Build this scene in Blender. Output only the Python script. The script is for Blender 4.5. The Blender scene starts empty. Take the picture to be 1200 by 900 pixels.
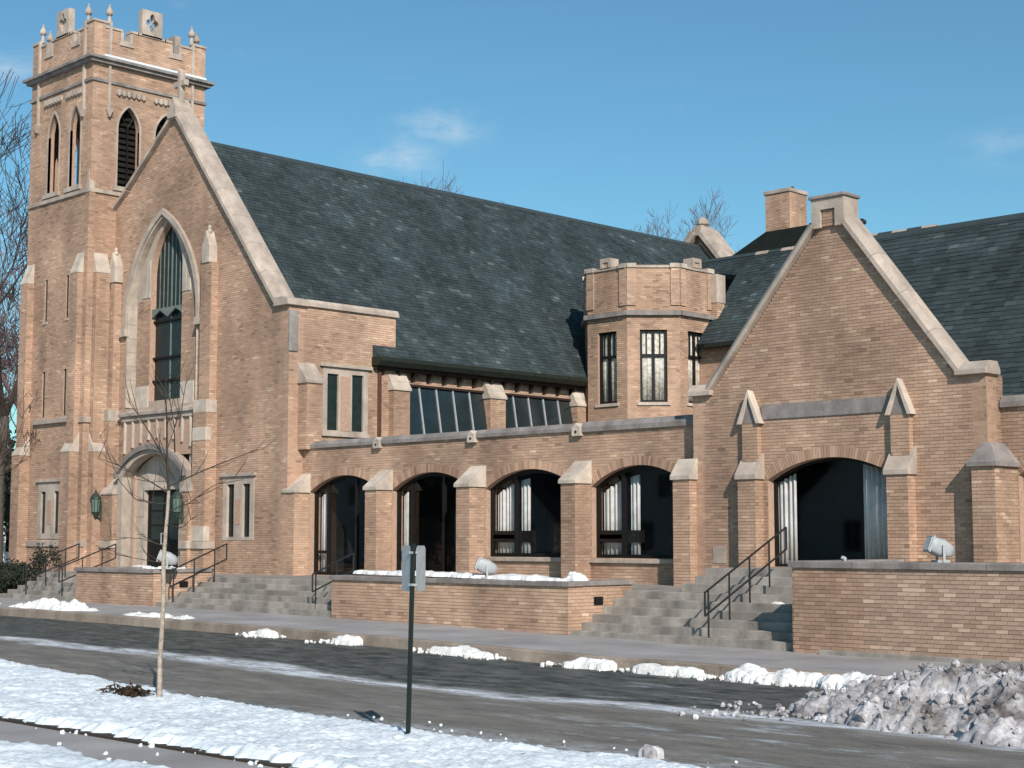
import bpy, bmesh, math, random
from mathutils import Vector, noise, Matrix
from mathutils.geometry import tessellate_polygon
R = math.radians
scn = bpy.context.scene
C = scn.collection
PI = math.pi
rnd = random.Random(7)

# ------------------------------------------------------------------ camera, sky, sun, exposure
cam = bpy.data.cameras.new('camera'); camo = bpy.data.objects.new('camera', cam); C.objects.link(camo)
camo.location = (0, 0, 1.95); camo.rotation_euler = (R(90 + 5.6), 0, R(44.84))
cam.sensor_width = 36; cam.lens = 36 * 1839.5 / 1200; cam.clip_end = 3000; cam.clip_start = .1
scn.camera = camo
SUN_AZ, SUN_EL = R(31), R(31)          # azimuth measured from +X towards -Y
sd = Vector((math.cos(SUN_AZ) * math.cos(SUN_EL), -math.sin(SUN_AZ) * math.cos(SUN_EL), math.sin(SUN_EL)))
world = bpy.data.worlds.new('World'); scn.world = world; world.use_nodes = True
wt = world.node_tree; wn = wt.nodes; wl = wt.links
bg = wn['Background']; bg.inputs[1].default_value = 0.105
sky = wn.new('ShaderNodeTexSky'); sky.sky_type = 'NISHITA'; sky.sun_disc = False
sky.sun_elevation = SUN_EL; sky.sun_rotation = math.atan2(sd.x, sd.y)
sky.air_density = 1.0; sky.dust_density = .6; sky.ozone_density = 1.4
tc = wn.new('ShaderNodeTexCoord')
tint = wn.new('ShaderNodeMix'); tint.data_type = 'RGBA'; tint.blend_type = 'MULTIPLY'; tint.inputs[0].default_value = 1
tint.inputs[7].default_value = (.56, .92, .98, 1)
wl.new(sky.outputs[0], tint.inputs[6])
# thin cirrus wisps
cmap = wn.new('ShaderNodeMapping'); cmap.inputs['Scale'].default_value = (16, 16, 42); cmap.inputs['Rotation'].default_value = (.25, .1, .3)
cn = wn.new('ShaderNodeTexNoise'); cn.inputs['Scale'].default_value = 1.3; cn.inputs['Detail'].default_value = 6; cn.inputs['Roughness'].default_value = .6
cr = wn.new('ShaderNodeMapRange'); cr.inputs[1].default_value = .63; cr.inputs[2].default_value = .85; cr.inputs[4].default_value = .12
wl.new(tc.outputs['Generated'], cmap.inputs[0]); wl.new(cmap.outputs[0], cn.inputs[0]); wl.new(cn.outputs[0], cr.inputs[0])
cm = wn.new('ShaderNodeMix'); cm.data_type = 'RGBA'; cm.inputs[7].default_value = (5.6, 6.6, 7.3, 1)
# the clouds sit where the wind has them: a few directions, soft edges
acc = None
for cdir, sz, amt in (((-0.7131, 0.6525, 0.2562), 0.045, 0.75), ((-0.7359, 0.6349, 0.2353), 0.04, 0.75), ((-0.8578, 0.4337, 0.2759), 0.05, 0.5), ((-0.4373, 0.8684, 0.2337), 0.05, 0.35)):
    dn = wn.new('ShaderNodeVectorMath'); dn.operation = 'SUBTRACT'; wl.new(tc.outputs['Generated'], dn.inputs[0]); dn.inputs[1].default_value = cdir
    sc = wn.new('ShaderNodeVectorMath'); sc.operation = 'MULTIPLY'; wl.new(dn.outputs[0], sc.inputs[0]); sc.inputs[1].default_value = (1, 1, 2.2)
    ln = wn.new('ShaderNodeVectorMath'); ln.operation = 'LENGTH'; wl.new(sc.outputs[0], ln.inputs[0])
    rg_ = wn.new('ShaderNodeMapRange'); rg_.interpolation_type = 'SMOOTHSTEP'; wl.new(ln.outputs['Value'], rg_.inputs[0]); rg_.inputs[1].default_value = sz; rg_.inputs[2].default_value = 0; rg_.inputs[4].default_value = amt
    if acc is None: acc = rg_.outputs[0]
    else:
        ad = wn.new('ShaderNodeMath'); ad.operation = 'ADD'; wl.new(acc, ad.inputs[0]); wl.new(rg_.outputs[0], ad.inputs[1]); acc = ad.outputs[0]
c3 = wn.new('ShaderNodeMapRange'); c3.inputs[1].default_value = .40; c3.inputs[2].default_value = .72; wl.new(cn.outputs[0], c3.inputs[0])
c4 = wn.new('ShaderNodeMath'); c4.operation = 'MULTIPLY'; wl.new(c3.outputs[0], c4.inputs[0]); wl.new(acc, c4.inputs[1])
c5 = wn.new('ShaderNodeMath'); c5.operation = 'ADD'; c5.use_clamp = True; wl.new(c4.outputs[0], c5.inputs[0]); wl.new(cr.outputs[0], c5.inputs[1])
wl.new(c5.outputs[0], cm.inputs[0]); wl.new(tint.outputs[2], cm.inputs[6]); wl.new(cm.outputs[2], bg.inputs[0])
sun = bpy.data.lights.new('sun', 'SUN'); suno = bpy.data.objects.new('sun', sun); C.objects.link(suno)
sun.energy = 4.6; sun.angle = R(.5); sun.color = (1, .925, .84)
suno.rotation_euler = (-sd).to_track_quat('-Z', 'Y').to_euler()
scn.view_settings.view_transform = 'Standard'; scn.view_settings.look = 'None'
scn.view_settings.exposure = 0.17; scn.view_settings.gamma = 1

# ------------------------------------------------------------------ materials
M = {}
def mat(name, col, rough=.85, spec=.3, metal=0, var=.25, scale=3.0, detail=6, col2=None, fine=0, finescale=60, bump=0, bumpscale=40, tone=None, stain=0, stainscale=.5):
    m = bpy.data.materials.new(name); m.use_nodes = True
    nt = m.node_tree; n = nt.nodes; l = nt.links
    b = n['Principled BSDF']; b.inputs['Roughness'].default_value = rough
    b.inputs['Specular IOR Level'].default_value = spec; b.inputs['Metallic'].default_value = metal
    co = n.new('ShaderNodeTexCoord')
    nz = n.new('ShaderNodeTexNoise'); nz.inputs['Scale'].default_value = scale; nz.inputs['Detail'].default_value = detail; nz.inputs['Roughness'].default_value = .65
    l.new(co.outputs['Object'], nz.inputs[0])
    c2 = col2 or tuple(c * (1 - var) for c in col)
    if tone:
        rmp = n.new('ShaderNodeValToRGB'); rmp.color_ramp.interpolation = 'LINEAR'
        e = rmp.color_ramp.elements
        while len(e) < len(tone): e.new(.5)
        for k, (p, c) in enumerate(tone): e[k].position = p; e[k].color = (*c, 1)
        if name.endswith('_single'):
            oi = n.new('ShaderNodeObjectInfo'); l.new(oi.outputs['Random'], rmp.inputs[0])
        else:
            at = n.new('ShaderNodeAttribute'); at.attribute_name = 'tone'; l.new(at.outputs['Fac'], rmp.inputs[0])
        base = rmp.outputs[0]
        mx = n.new('ShaderNodeMix'); mx.data_type = 'RGBA'; mx.blend_type = 'MULTIPLY'
        mr = n.new('ShaderNodeMapRange'); mr.inputs[1].default_value = .3; mr.inputs[2].default_value = .7
        mr.inputs[3].default_value = 1 - var; mr.inputs[4].default_value = 1 + var * .5
        l.new(nz.outputs[0], mr.inputs[0]); cb = n.new('ShaderNodeCombineColor')
        for k in range(3): l.new(mr.outputs[0], cb.inputs[k])
        mx.inputs[0].default_value = 1; l.new(base, mx.inputs[6]); l.new(cb.outputs[0], mx.inputs[7]); out = mx.outputs[2]
    else:
        mx = n.new('ShaderNodeMix'); mx.data_type = 'RGBA'; mx.inputs[6].default_value = (*col, 1); mx.inputs[7].default_value = (*c2, 1)
        mr = n.new('ShaderNodeMapRange'); mr.inputs[1].default_value = .35; mr.inputs[2].default_value = .65
        l.new(nz.outputs[0], mr.inputs[0]); l.new(mr.outputs[0], mx.inputs[0]); out = mx.outputs[2]
    if stain:
        n3 = n.new('ShaderNodeTexNoise'); n3.inputs['Scale'].default_value = stainscale; n3.inputs['Detail'].default_value = 5
        mp = n.new('ShaderNodeMapping'); mp.inputs['Scale'].default_value = (1.3, 1.3, .3); l.new(co.outputs['Object'], mp.inputs[0]); l.new(mp.outputs[0], n3.inputs[0])
        m3 = n.new('ShaderNodeMapRange'); m3.inputs[1].default_value = .35; m3.inputs[2].default_value = .68; m3.inputs[3].default_value = 1 + stain * .3; m3.inputs[4].default_value = 1 - stain
        l.new(n3.outputs[0], m3.inputs[0]); cb3 = n.new('ShaderNodeCombineColor')
        for k in range(3): l.new(m3.outputs[0], cb3.inputs[k])
        x3 = n.new('ShaderNodeMix'); x3.data_type = 'RGBA'; x3.blend_type = 'MULTIPLY'; x3.inputs[0].default_value = 1
        l.new(out, x3.inputs[6]); l.new(cb3.outputs[0], x3.inputs[7]); out = x3.outputs[2]
    if fine:
        n2 = n.new('ShaderNodeTexNoise'); n2.inputs['Scale'].default_value = finescale; n2.inputs['Detail'].default_value = 3
        l.new(co.outputs['Object'], n2.inputs[0])
        m2 = n.new('ShaderNodeMapRange'); m2.inputs[1].default_value = .3; m2.inputs[2].default_value = .7; m2.inputs[3].default_value = 1 - fine; m2.inputs[4].default_value = 1 + fine
        l.new(n2.outputs[0], m2.inputs[0]); cb2 = n.new('ShaderNodeCombineColor')
        for k in range(3): l.new(m2.outputs[0], cb2.inputs[k])
        x2 = n.new('ShaderNodeMix'); x2.data_type = 'RGBA'; x2.blend_type = 'MULTIPLY'; x2.inputs[0].default_value = 1
        l.new(out, x2.inputs[6]); l.new(cb2.outputs[0], x2.inputs[7]); out = x2.outputs[2]
    l.new(out, b.inputs['Base Color'])
    if bump:
        bn = n.new('ShaderNodeTexNoise'); bn.inputs['Scale'].default_value = bumpscale; bn.inputs['Detail'].default_value = 4
        l.new(co.outputs['Object'], bn.inputs[0]); bp = n.new('ShaderNodeBump'); bp.inputs['Strength'].default_value = bump; bp.inputs['Distance'].default_value = .02
        l.new(bn.outputs[0], bp.inputs['Height']); l.new(bp.outputs[0], b.inputs['Normal'])
    M[name] = m; return m
BT = [(0, (.28, .175, .122)), (.2, (.37, .234, .166)), (.5, (.465, .298, .210)), (.8, (.545, .36, .256)), (1, (.65, .465, .335))]
BS = [(0, (.33, .222, .165)), (.3, (.39, .262, .196)), (.7, (.445, .302, .228)), (.93, (.505, .35, .266)), (1, (.60, .43, .33))]
mat('brick', None or (.4, .2, .1), tone=BT, var=.2, scale=.7, stain=.30, stainscale=.7, bump=.25, bumpscale=70, rough=.9)
mat('brick_single', (.4, .2, .1), tone=BS, var=.2, scale=6, bump=.25, bumpscale=70, rough=.9)
mat('brick_plain', (.45, .295, .22), col2=(.35, .23, .17), scale=9, fine=.15, finescale=30, bump=.3)
mat('mortar', (.43, .335, .27), var=.2, scale=4, fine=.15, bump=.2)
mat('limestone', (.47, .385, .325), col2=(.35, .285, .24), scale=2.5, fine=.12, finescale=45, stain=.3, stainscale=1.3, bump=.25, bumpscale=30)
mat('pale_limestone', (.56, .475, .40), col2=(.41, .34, .285), scale=2.5, fine=.12, finescale=45, stain=.25, stainscale=1.3, bump=.25, bumpscale=30)
mat('grey_limestone', (.29, .255, .24), col2=(.20, .175, .165), scale=3, fine=.14, finescale=40, stain=.35, stainscale=1.5, bump=.3, bumpscale=30)
ST = [(0, (.024, .035, .037)), (.35, (.036, .050, .053)), (.75, (.052, .070, .074)), (1, (.105, .13, .135))]
mat('slate', (.05, .07, .07), tone=ST, var=.35, scale=.8, rough=.7, spec=.35, stain=.2, bump=.3, bumpscale=25)
mat('slate_base', (.04, .055, .06), scale=3, rough=.8)
mat('tar_roof', (.012, .016, .014), scale=3, rough=.95, spec=.1)
mat('green_metal', (.012, .016, .012), col2=(.02, .024, .017), scale=5, rough=.6)
mat('dark_fascia', (.035, .02, .014), scale=5, rough=.7)
mat('brown_pipe', (.10, .045, .03), scale=5, rough=.6)
mat('iron', (.012, .012, .013), scale=9, rough=.5, spec=.5)
mat('bronze_frame', (.009, .008, .007), scale=9, rough=.6, spec=.25)
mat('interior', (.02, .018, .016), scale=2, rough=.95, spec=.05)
mat('curtain', (.78, .76, .74), col2=(.60, .58, .56), scale=4, rough=.9)
mat('lace', (.92, .90, .84), col2=(.48, .38, .28), scale=9, rough=.9, detail=8)
mat('concrete', (.36, .325, .29), col2=(.25, .22, .195), scale=2.2, fine=.14, finescale=50, stain=.4, stainscale=1.6, bump=.3, bumpscale=40)
mat('sidewalk', (.36, .34, .335), col2=(.29, .27, .265), scale=.9, fine=.1, finescale=60, stain=.2, stainscale=.5, bump=.2)
mat('curb_stone', (.33, .27, .22), col2=(.2, .16, .13), scale=1.8, fine=.15, stain=.3, bump=.3)
mat('galvanised', (.38, .39, .40), col2=(.31, .32, .33), scale=8, rough=.55, metal=.05)
mat('green_post', (.014, .022, .018), scale=8, rough=.6)
mat('lead_white', (.8, .8, .76), scale=8, rough=.3)
mat('bark', (.12, .095, .075), col2=(.07, .055, .045), scale=12, fine=.2, bump=.5)
mat('pale_bark', (.42, .35, .28), col2=(.24, .19, .15), scale=16, fine=.25, finescale=70, bump=.5)
mat('twig', (.06, .045, .036), scale=9)
mat('far_twig', (.15, .10, .10), scale=2)
mat('evergreen', (.010, .015, .011), col2=(.022, .030, .017), scale=3, rough=.8)
mat('leaf_litter', (.045, .028, .018), scale=20, rough=.9)
mat('white_paint', (.8, .79, .76), var=.1, scale=2)
mat('grass', (.16, .14, .09), col2=(.6, .6, .6), scale=.25, fine=.2, finescale=20)
mat('snow', (.74, .78, .81), col2=(.56, .62, .67), scale=1.6, fine=.06, finescale=30, rough=.75, bump=.5, bumpscale=25)
mat('dirty_snow', (.56, .54, .56), col2=(.16, .14, .135), scale=1.5, fine=.3, finescale=18, rough=.85, bump=1.0, bumpscale=14, stain=.45, stainscale=3)
mat('kerb_snow', (.84, .83, .81), col2=(.60, .59, .58), scale=4, fine=.1, finescale=40, rough=.8, bump=.6, bumpscale=35)
mat('soil', (.05, .038, .028), scale=9, fine=.2, bump=.5)
mat('lantern_glass', (.12, .18, .15), scale=4, rough=.2, spec=.6)
mat('copper_green', (.025, .045, .035), scale=7, rough=.5)

def glass_mat(name, tr, base=(.004, .005, .005), fr=1.45):
    m = bpy.data.materials.new(name); m.use_nodes = True; nt = m.node_tree; n = nt.nodes; l = nt.links
    for q in list(n):
        if q.type != 'OUTPUT_MATERIAL': n.remove(q)
    o = [q for q in n if q.type == 'OUTPUT_MATERIAL'][0]
    t = n.new('ShaderNodeBsdfTransparent'); t.inputs[0].default_value = (tr, tr, tr, 1)
    g = n.new('ShaderNodeBsdfGlossy'); g.inputs['Roughness'].default_value = .03; g.inputs[0].default_value = (.9, .95, .95, 1)
    lw = n.new('ShaderNodeLayerWeight'); lw.inputs[0].default_value = .5
    pw = n.new('ShaderNodeMath'); pw.operation = 'POWER'; l.new(lw.outputs['Facing'], pw.inputs[0]); pw.inputs[1].default_value = 4.5
    f = n.new('ShaderNodeMath'); f.operation = 'MULTIPLY_ADD'; l.new(pw.outputs[0], f.inputs[0]); f.inputs[1].default_value = .35; f.inputs[2].default_value = ((fr - 1) / (fr + 1)) ** 2 * .6
    tx = n.new('ShaderNodeTexNoise'); tx.inputs['Scale'].default_value = 1.2
    tco = n.new('ShaderNodeTexCoord'); l.new(tco.outputs['Object'], tx.inputs[0])
    bp = n.new('ShaderNodeBump'); bp.inputs['Strength'].default_value = .04; l.new(tx.outputs[0], bp.inputs['Height']); l.new(bp.outputs[0], g.inputs['Normal'])
    mx = n.new('ShaderNodeMixShader'); l.new(f.outputs[0], mx.inputs[0]); l.new(t.outputs[0], mx.inputs[1]); l.new(g.outputs[0], mx.inputs[2])
    l.new(mx.outputs[0], o.inputs[0]); M[name] = m
glass_mat('glass', .93, fr=1.45)
glass_mat('dark_glass', .12, fr=1.75)
mat('leaded_glass', (.016, .024, .023), col2=(.008, .013, .012), scale=5, rough=.25, spec=.35)
mat('mullion_grey', (.16, .19, .17), scale=5)
mat('patio_glass', (.02, .03, .033), col2=(.012, .018, .02), scale=1.5, rough=.15, spec=.7)

def asphalt():
    m = bpy.data.materials.new('asphalt'); m.use_nodes = True; n = m.node_tree.nodes; l = m.node_tree.links
    b = n['Principled BSDF']; co = n.new('ShaderNodeTexCoord')
    sx = n.new('ShaderNodeSeparateXYZ'); l.new(co.outputs['Object'], sx.inputs[0])
    def nz(sc, det=6, st=(1, 1, 1), ro=.6):
        mp = n.new('ShaderNodeMapping'); mp.inputs['Scale'].default_value = st; l.new(co.outputs['Object'], mp.inputs[0])
        q = n.new('ShaderNodeTexNoise'); q.inputs['Scale'].default_value = sc; q.inputs['Detail'].default_value = det; q.inputs['Roughness'].default_value = ro
        l.new(mp.outputs[0], q.inputs[0]); return q.outputs[0]
    def mth(op, a, b_=None):
        q = n.new('ShaderNodeMath'); q.operation = op
        for i, v in enumerate((a, b_)):
            if v is None: continue
            if isinstance(v, (int, float)): q.inputs[i].default_value = v
            else: l.new(v, q.inputs[i])
        return q.outputs[0]
    def rng(v, a, b_, c=0, d=1):
        q = n.new('ShaderNodeMapRange'); l.new(v, q.inputs[0])
        for i, w in enumerate((a, b_, c, d)): q.inputs[i + 1].default_value = w
        return q.outputs[0]
    def mix(f, a, b_):
        q = n.new('ShaderNodeMix'); q.data_type = 'RGBA'; l.new(f, q.inputs[0])
        for i, w in ((6, a), (7, b_)):
            if isinstance(w, tuple): q.inputs[i].default_value = (*w, 1)
            else: l.new(w, q.inputs[i])
        return q.outputs[2]
    wob = mth('MULTIPLY', mth('SUBTRACT', nz(.35, 6, (.5, 1, 1)), .5), 2.2)
    y = mth('ADD', sx.outputs[1], wob)
    lane = mix(rng(nz(1.8, 9, (.42, 1.6, 1), .8), .36, .64), (.10, .092, .08), (.215, .20, .18))
    wetc = mix(rng(nz(2.0, 9, (.75, 1.5, 1), .8), .40, .64), (.020, .025, .022), (.14, .142, .128))
    wet = mth('MULTIPLY', rng(mth('ADD', y, mth('MULTIPLY', mth('SUBTRACT', nz(3, 6, (.5, 1.4, 1), .8), .5), 1.3)), 15.1, 15.6), 1)
    col = mix(wet, lane, wetc)
    # thin ice and packed snow: along the lane edge and in scattered films
    bandw = rng(mth('ABSOLUTE', mth('SUBTRACT', y, 15.15)), .38, .10)
    ice = mth('MULTIPLY', bandw, rng(nz(2.2, 9, (.6, 2.0, 1), .85), .40, .56))
    film = mth('MULTIPLY', rng(nz(1.1, 9, (.4, 1.5, 1), .82), .565, .66, 0, .75), rng(sx.outputs[0], -19, -13, .45, 1))
    col = mix(film, col, (.42, .46, .50))
    col = mix(ice, col, (.60, .63, .68))
    edge = mth('MULTIPLY', rng(sx.outputs[1], 12.6, 11.4), rng(nz(2.2, 8, (1, 1.5, 1), .75), .44, .62))
    col = mix(edge, col, (.60, .63, .68))
    grain = rng(nz(55, 3), .3, .7, .8, 1.2); cb = n.new('ShaderNodeCombineColor')
    for k in range(3): l.new(grain, cb.inputs[k])
    q = n.new('ShaderNodeMix'); q.data_type = 'RGBA'; q.blend_type = 'MULTIPLY'; q.inputs[0].default_value = 1; l.new(col, q.inputs[6]); l.new(cb.outputs[0], q.inputs[7])
    l.new(q.outputs[2], b.inputs['Base Color'])
    b.inputs['Specular IOR Level'].default_value = .3
    ro = n.new('ShaderNodeMapRange'); l.new(wet, ro.inputs[0]); ro.inputs[3].default_value = .95; ro.inputs[4].default_value = .7; l.new(ro.outputs[0], b.inputs['Roughness'])
    bp = n.new('ShaderNodeBump'); bp.inputs['Strength'].default_value = .5; bp.inputs['Distance'].default_value = .02; l.new(nz(25, 5), bp.inputs['Height']); l.new(bp.outputs[0], b.inputs['Normal'])
    M['asphalt'] = m
asphalt()

# ------------------------------------------------------------------ helpers
class MB:
    def __init__(s): s.v = []; s.f = []; s.mi = []; s.t = []
    def add(s, vs, fs, mi=0, tone=0.5):
        o = len(s.v); s.v.extend(tuple(p) for p in vs)
        for f in fs: s.f.append([i + o for i in f]); s.mi.append(mi); s.t.append(tone)
    def box(s, x0, x1, y0, y1, z0, z1, mi=0, tone=.5):
        s.add([(x0, y0, z0), (x1, y0, z0), (x1, y1, z0), (x0, y1, z0), (x0, y0, z1), (x1, y0, z1), (x1, y1, z1), (x0, y1, z1)],
              [(0, 3, 2, 1), (4, 5, 6, 7), (0, 1, 5, 4), (1, 2, 6, 5), (2, 3, 7, 6), (3, 0, 4, 7)], mi, tone); return s
    def prism(s, pts, vec, mi=0):
        n = len(pts); v = [Vector(p) for p in pts]; w = [p + Vector(vec) for p in v]
        s.add(v + w, [tuple(range(n))[::-1], tuple(range(n, 2 * n))] + [(i, (i + 1) % n, n + (i + 1) % n, n + i) for i in range(n)], mi); return s
    def tube(s, p0, p1, r0, r1=None, n=8, mi=0, cap=True):
        if r1 is None: r1 = r0
        p0 = Vector(p0); p1 = Vector(p1); d = (p1 - p0)
        if d.length < 1e-6: return s
        d.normalize(); a = d.cross(Vector((0, 0, 1)) if abs(d.z) < .9 else Vector((1, 0, 0))).normalized(); b = d.cross(a)
        vs = [p0 + (a * math.cos(2 * PI * k / n) + b * math.sin(2 * PI * k / n)) * r0 for k in range(n)] + \
             [p1 + (a * math.cos(2 * PI * k / n) + b * math.sin(2 * PI * k / n)) * r1 for k in range(n)]
        fs = [(k, (k + 1) % n, n + (k + 1) % n, n + k) for k in range(n)]
        if cap: fs += [tuple(range(n))[::-1], tuple(range(n, 2 * n))]
        s.add(vs, fs, mi); return s
    def lathe(s, x, y, prof, n=12, mi=0):
        vs = [(x + r * math.cos(2 * PI * k / n), y + r * math.sin(2 * PI * k / n), z) for r, z in prof for k in range(n)]
        fs = [(i * n + k, i * n + (k + 1) % n, (i + 1) * n + (k + 1) % n, (i + 1) * n + k) for i in range(len(prof) - 1) for k in range(n)]
        fs += [tuple(range(n))[::-1], tuple(range((len(prof) - 1) * n, len(prof) * n))]
        s.add(vs, fs, mi); return s
    def build(s, name, mats, parent=None, smooth=False, tone=False, bevel=0, stuff=False):
        me = bpy.data.meshes.new(name); me.from_pydata(s.v, [], s.f)
        if not isinstance(mats, (list, tuple)): mats = [mats]
        for m in mats: me.materials.append(M[m])
        me.polygons.foreach_set('material_index', s.mi)
        if tone:
            a = me.attributes.new('tone', 'FLOAT', 'FACE'); a.data.foreach_set('value', s.t)
        if smooth: me.polygons.foreach_set('use_smooth', [True] * len(me.polygons))
        me.update()
        o = bpy.data.objects.new(name, me); C.objects.link(o)
        if parent: o.parent = parent; o.matrix_parent_inverse = Matrix.Translation(-Vector(parent.location))
        if bevel:
            b = o.modifiers.new('bevel', 'BEVEL'); b.width = bevel; b.segments = 2; b.limit_method = 'ANGLE'
        if stuff: o['kind'] = 'stuff'
        return o
def thing(name, label, cat, loc=(0, 0, 0), group=None):
    o = bpy.data.objects.new(name, None); o.empty_display_size = .3; C.objects.link(o); o.location = loc
    o['label'] = label; o['category'] = cat
    if group: o['group'] = group
    return o
def tag(o, label, cat, group=None):
    o['label'] = label; o['category'] = cat
    if group: o['group'] = group
    return o
def struct(o): o['kind'] = 'structure'; return o

class Plane:
    def __init__(s, O, N):
        s.O = Vector((O[0], O[1], 0)); s.N = Vector((N[0], N[1], 0)).normalized(); s.U = Vector((-s.N.y, s.N.x, 0))
    def P(s, a, z, d=0.0): p = s.O + s.U * a - s.N * d; return (p.x, p.y, z)
def FR(Y): return Plane((0, Y), (0, -1))          # faces the street (-Y): s = X
def SD(X): return Plane((X, 0), (1, 0))           # faces +X: s = Y
def SL(X): return Plane((X, 0), (-1, 0))          # faces -X: s = -Y
def BK(Y): return Plane((0, Y), (0, 1))           # faces +Y: s = -X

def plate(mb, pl, outer, holes=(), d0=0.0, d1=.3, mi=0, mis=None):
    """flat slab with real holes"""
    if mis is None: mis = mi
    loops = [outer] + list(holes)
    tri = tessellate_polygon([[Vector((a, z, 0)) for a, z in L] for L in loops])
    flat = [p for L in loops for p in L]
    mb.add([pl.P(a, z, d0) for a, z in flat], [tuple(t) for t in tri], mi)
    mb.add([pl.P(a, z, d1) for a, z in flat], [tuple(t)[::-1] for t in tri], mis)
    for L in loops:
        n = len(L)
        mb.add([pl.P(a, z, d0) for a, z in L] + [pl.P(a, z, d1) for a, z in L], [(i, (i + 1) % n, n + (i + 1) % n, n + i) for i in range(n)], mis)
    return mb

def cross1(L, z):
    xs = []; n = len(L)
    for i in range(n):
        (a0, z0), (a1, z1) = L[i], L[(i + 1) % n]
        if (z0 <= z) != (z1 <= z): xs.append(a0 + (z - z0) / (z1 - z0) * (a1 - a0))
    xs.sort(); return list(zip(xs[::2], xs[1::2]))
def crossings(loops, z):
    iv = cross1(loops[0], z)
    for L in loops[1:]:
        for h0, h1 in cross1(L, z):
            nw = []
            for a, b in iv:
                if h1 <= a or h0 >= b: nw.append((a, b)); continue
                if h0 > a: nw.append((a, h0))
                if h1 < b: nw.append((h1, b))
            iv = nw
    return iv
def arch_band(o, i):
    """open-bottomed band between two arch outlines"""
    return o[1:] + [o[0]] + (i[1:] + [i[0]])[::-1]

CH, BL, MJ = .0677, .213, .010
def brick_list(outer, holes):
    z0 = min(z for a, z in outer); z1 = max(z for a, z in outer); out = []
    k0 = math.floor(z0 / CH); k1 = math.ceil(z1 / CH)
    for k in range(k0, k1):
        zb, zt = k * CH, (k + 1) * CH - MJ
        zb2, zt2 = max(zb, z0), min(zt, z1)
        if zt2 - zb2 < .015: continue
        off = (k % 2) * BL / 2 + (noise.noise(Vector((k * 3.1, 0, 0))) * .03)
        for a, b in crossings([outer] + list(holes), (zb2 + zt2) / 2):
            j = math.floor((a - off) / BL)
            while j * BL + off < b:
                s0 = max(a, j * BL + off); s1 = min(b, j * BL + off + BL - MJ); j += 1
                if s1 - s0 > .025: out.append((s0, s1, zb2, zt2))
    return out
def tone_of(seedpos):
    t = rnd.gauss(.5, .115) + .35 * noise.noise(seedpos * .55) + .12 * noise.noise(Vector((0, 0, seedpos.z * 9)))
    if rnd.random() < .05: t += .3
    if rnd.random() < .05: t -= .3
    return min(1, max(0, t))
def brick_mesh(mb, pl, bl, depth=.012):
    for s0, s1, z0, z1 in bl:
        d = -rnd.random() * .0035
        P = pl.P; v = [P(s0, z0, d), P(s1, z0, d), P(s1, z1, d), P(s0, z1, d), P(s0, z0, depth), P(s1, z0, depth), P(s1, z1, depth), P(s0, z1, depth)]
        mb.add(v, [(0, 1, 2, 3), (0, 4, 5, 1), (1, 5, 6, 2), (2, 6, 7, 3), (3, 7, 4, 0)], 0, tone_of(Vector(v[0])))
def wall(parent, pl, outer, holes=(), depth=.35, bholes=None, name='wall', reveal='brick_plain', bricks=True):
    mb = MB(); plate(mb, pl, outer, holes, .008, depth, 0, 1)
    o = mb.build(name, ['mortar', reveal], parent)
    if bricks:
        b = MB(); brick_mesh(b, pl, brick_list(outer, list(bholes if bholes is not None else holes)))
        b.build('brick_facing', 'brick', o, tone=True, stuff=True)
    return o
def brick_box(parent, x0, x1, y0, y1, z0, z1, name='buttress', faces='flr', top=True):
    """solid brick block with real brick faces (f front, r +X side, l -X side, b back)"""
    e = .008
    o = MB().box(x0 + e, x1 - e, y0 + e, y1 - e if 'b' in faces else y1, z0, z1 - .001).build(name, 'mortar', parent)
    b = MB()
    if 'f' in faces: brick_mesh(b, FR(y0), brick_list([(x0, z0), (x1, z0), (x1, z1), (x0, z1)], []))
    if 'r' in faces: brick_mesh(b, SD(x1), brick_list([(y0, z0), (y1, z0), (y1, z1), (y0, z1)], []))
    if 'l' in faces: brick_mesh(b, SL(x0), brick_list([(-y1, z0), (-y0, z0), (-y0, z1), (-y1, z1)], []))
    if 'b' in faces: brick_mesh(b, BK(y1), brick_list([(-x1, z0), (-x0, z0), (-x0, z1), (-x1, z1)], []))
    b.build('brick_facing', 'brick', o, tone=True, stuff=True)
    return o
def cap_front(parent, x0, x1, yf, yb, z0, lip, z1, mt='pale_limestone', ov=.05, name='cap'):
    """weathered buttress cap sloping up to the wall behind (front -Y)"""
    pts = [(x0 - ov, yf - ov, z0), (x0 - ov, yf - ov, z0 + lip), (x0 - ov, yb, z1), (x0 - ov, yb, z0)]
    return MB().prism(pts, (x1 - x0 + 2 * ov, 0, 0)).build(name, mt, parent, bevel=.008)
def cap_side(parent, y0, y1, xf, xb, z0, lip, z1, mt='pale_limestone', ov=.05, name='cap'):
    """cap sloping up towards a wall on its -X side (front +X)"""
    pts = [(xf + ov, y0 - ov, z0), (xf + ov, y0 - ov, z0 + lip), (xb, y0 - ov, z1), (xb, y0 - ov, z0)]
    return MB().prism(pts, (0, y1 - y0 + 2 * ov, 0)).build(name, mt, parent, bevel=.008)

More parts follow.
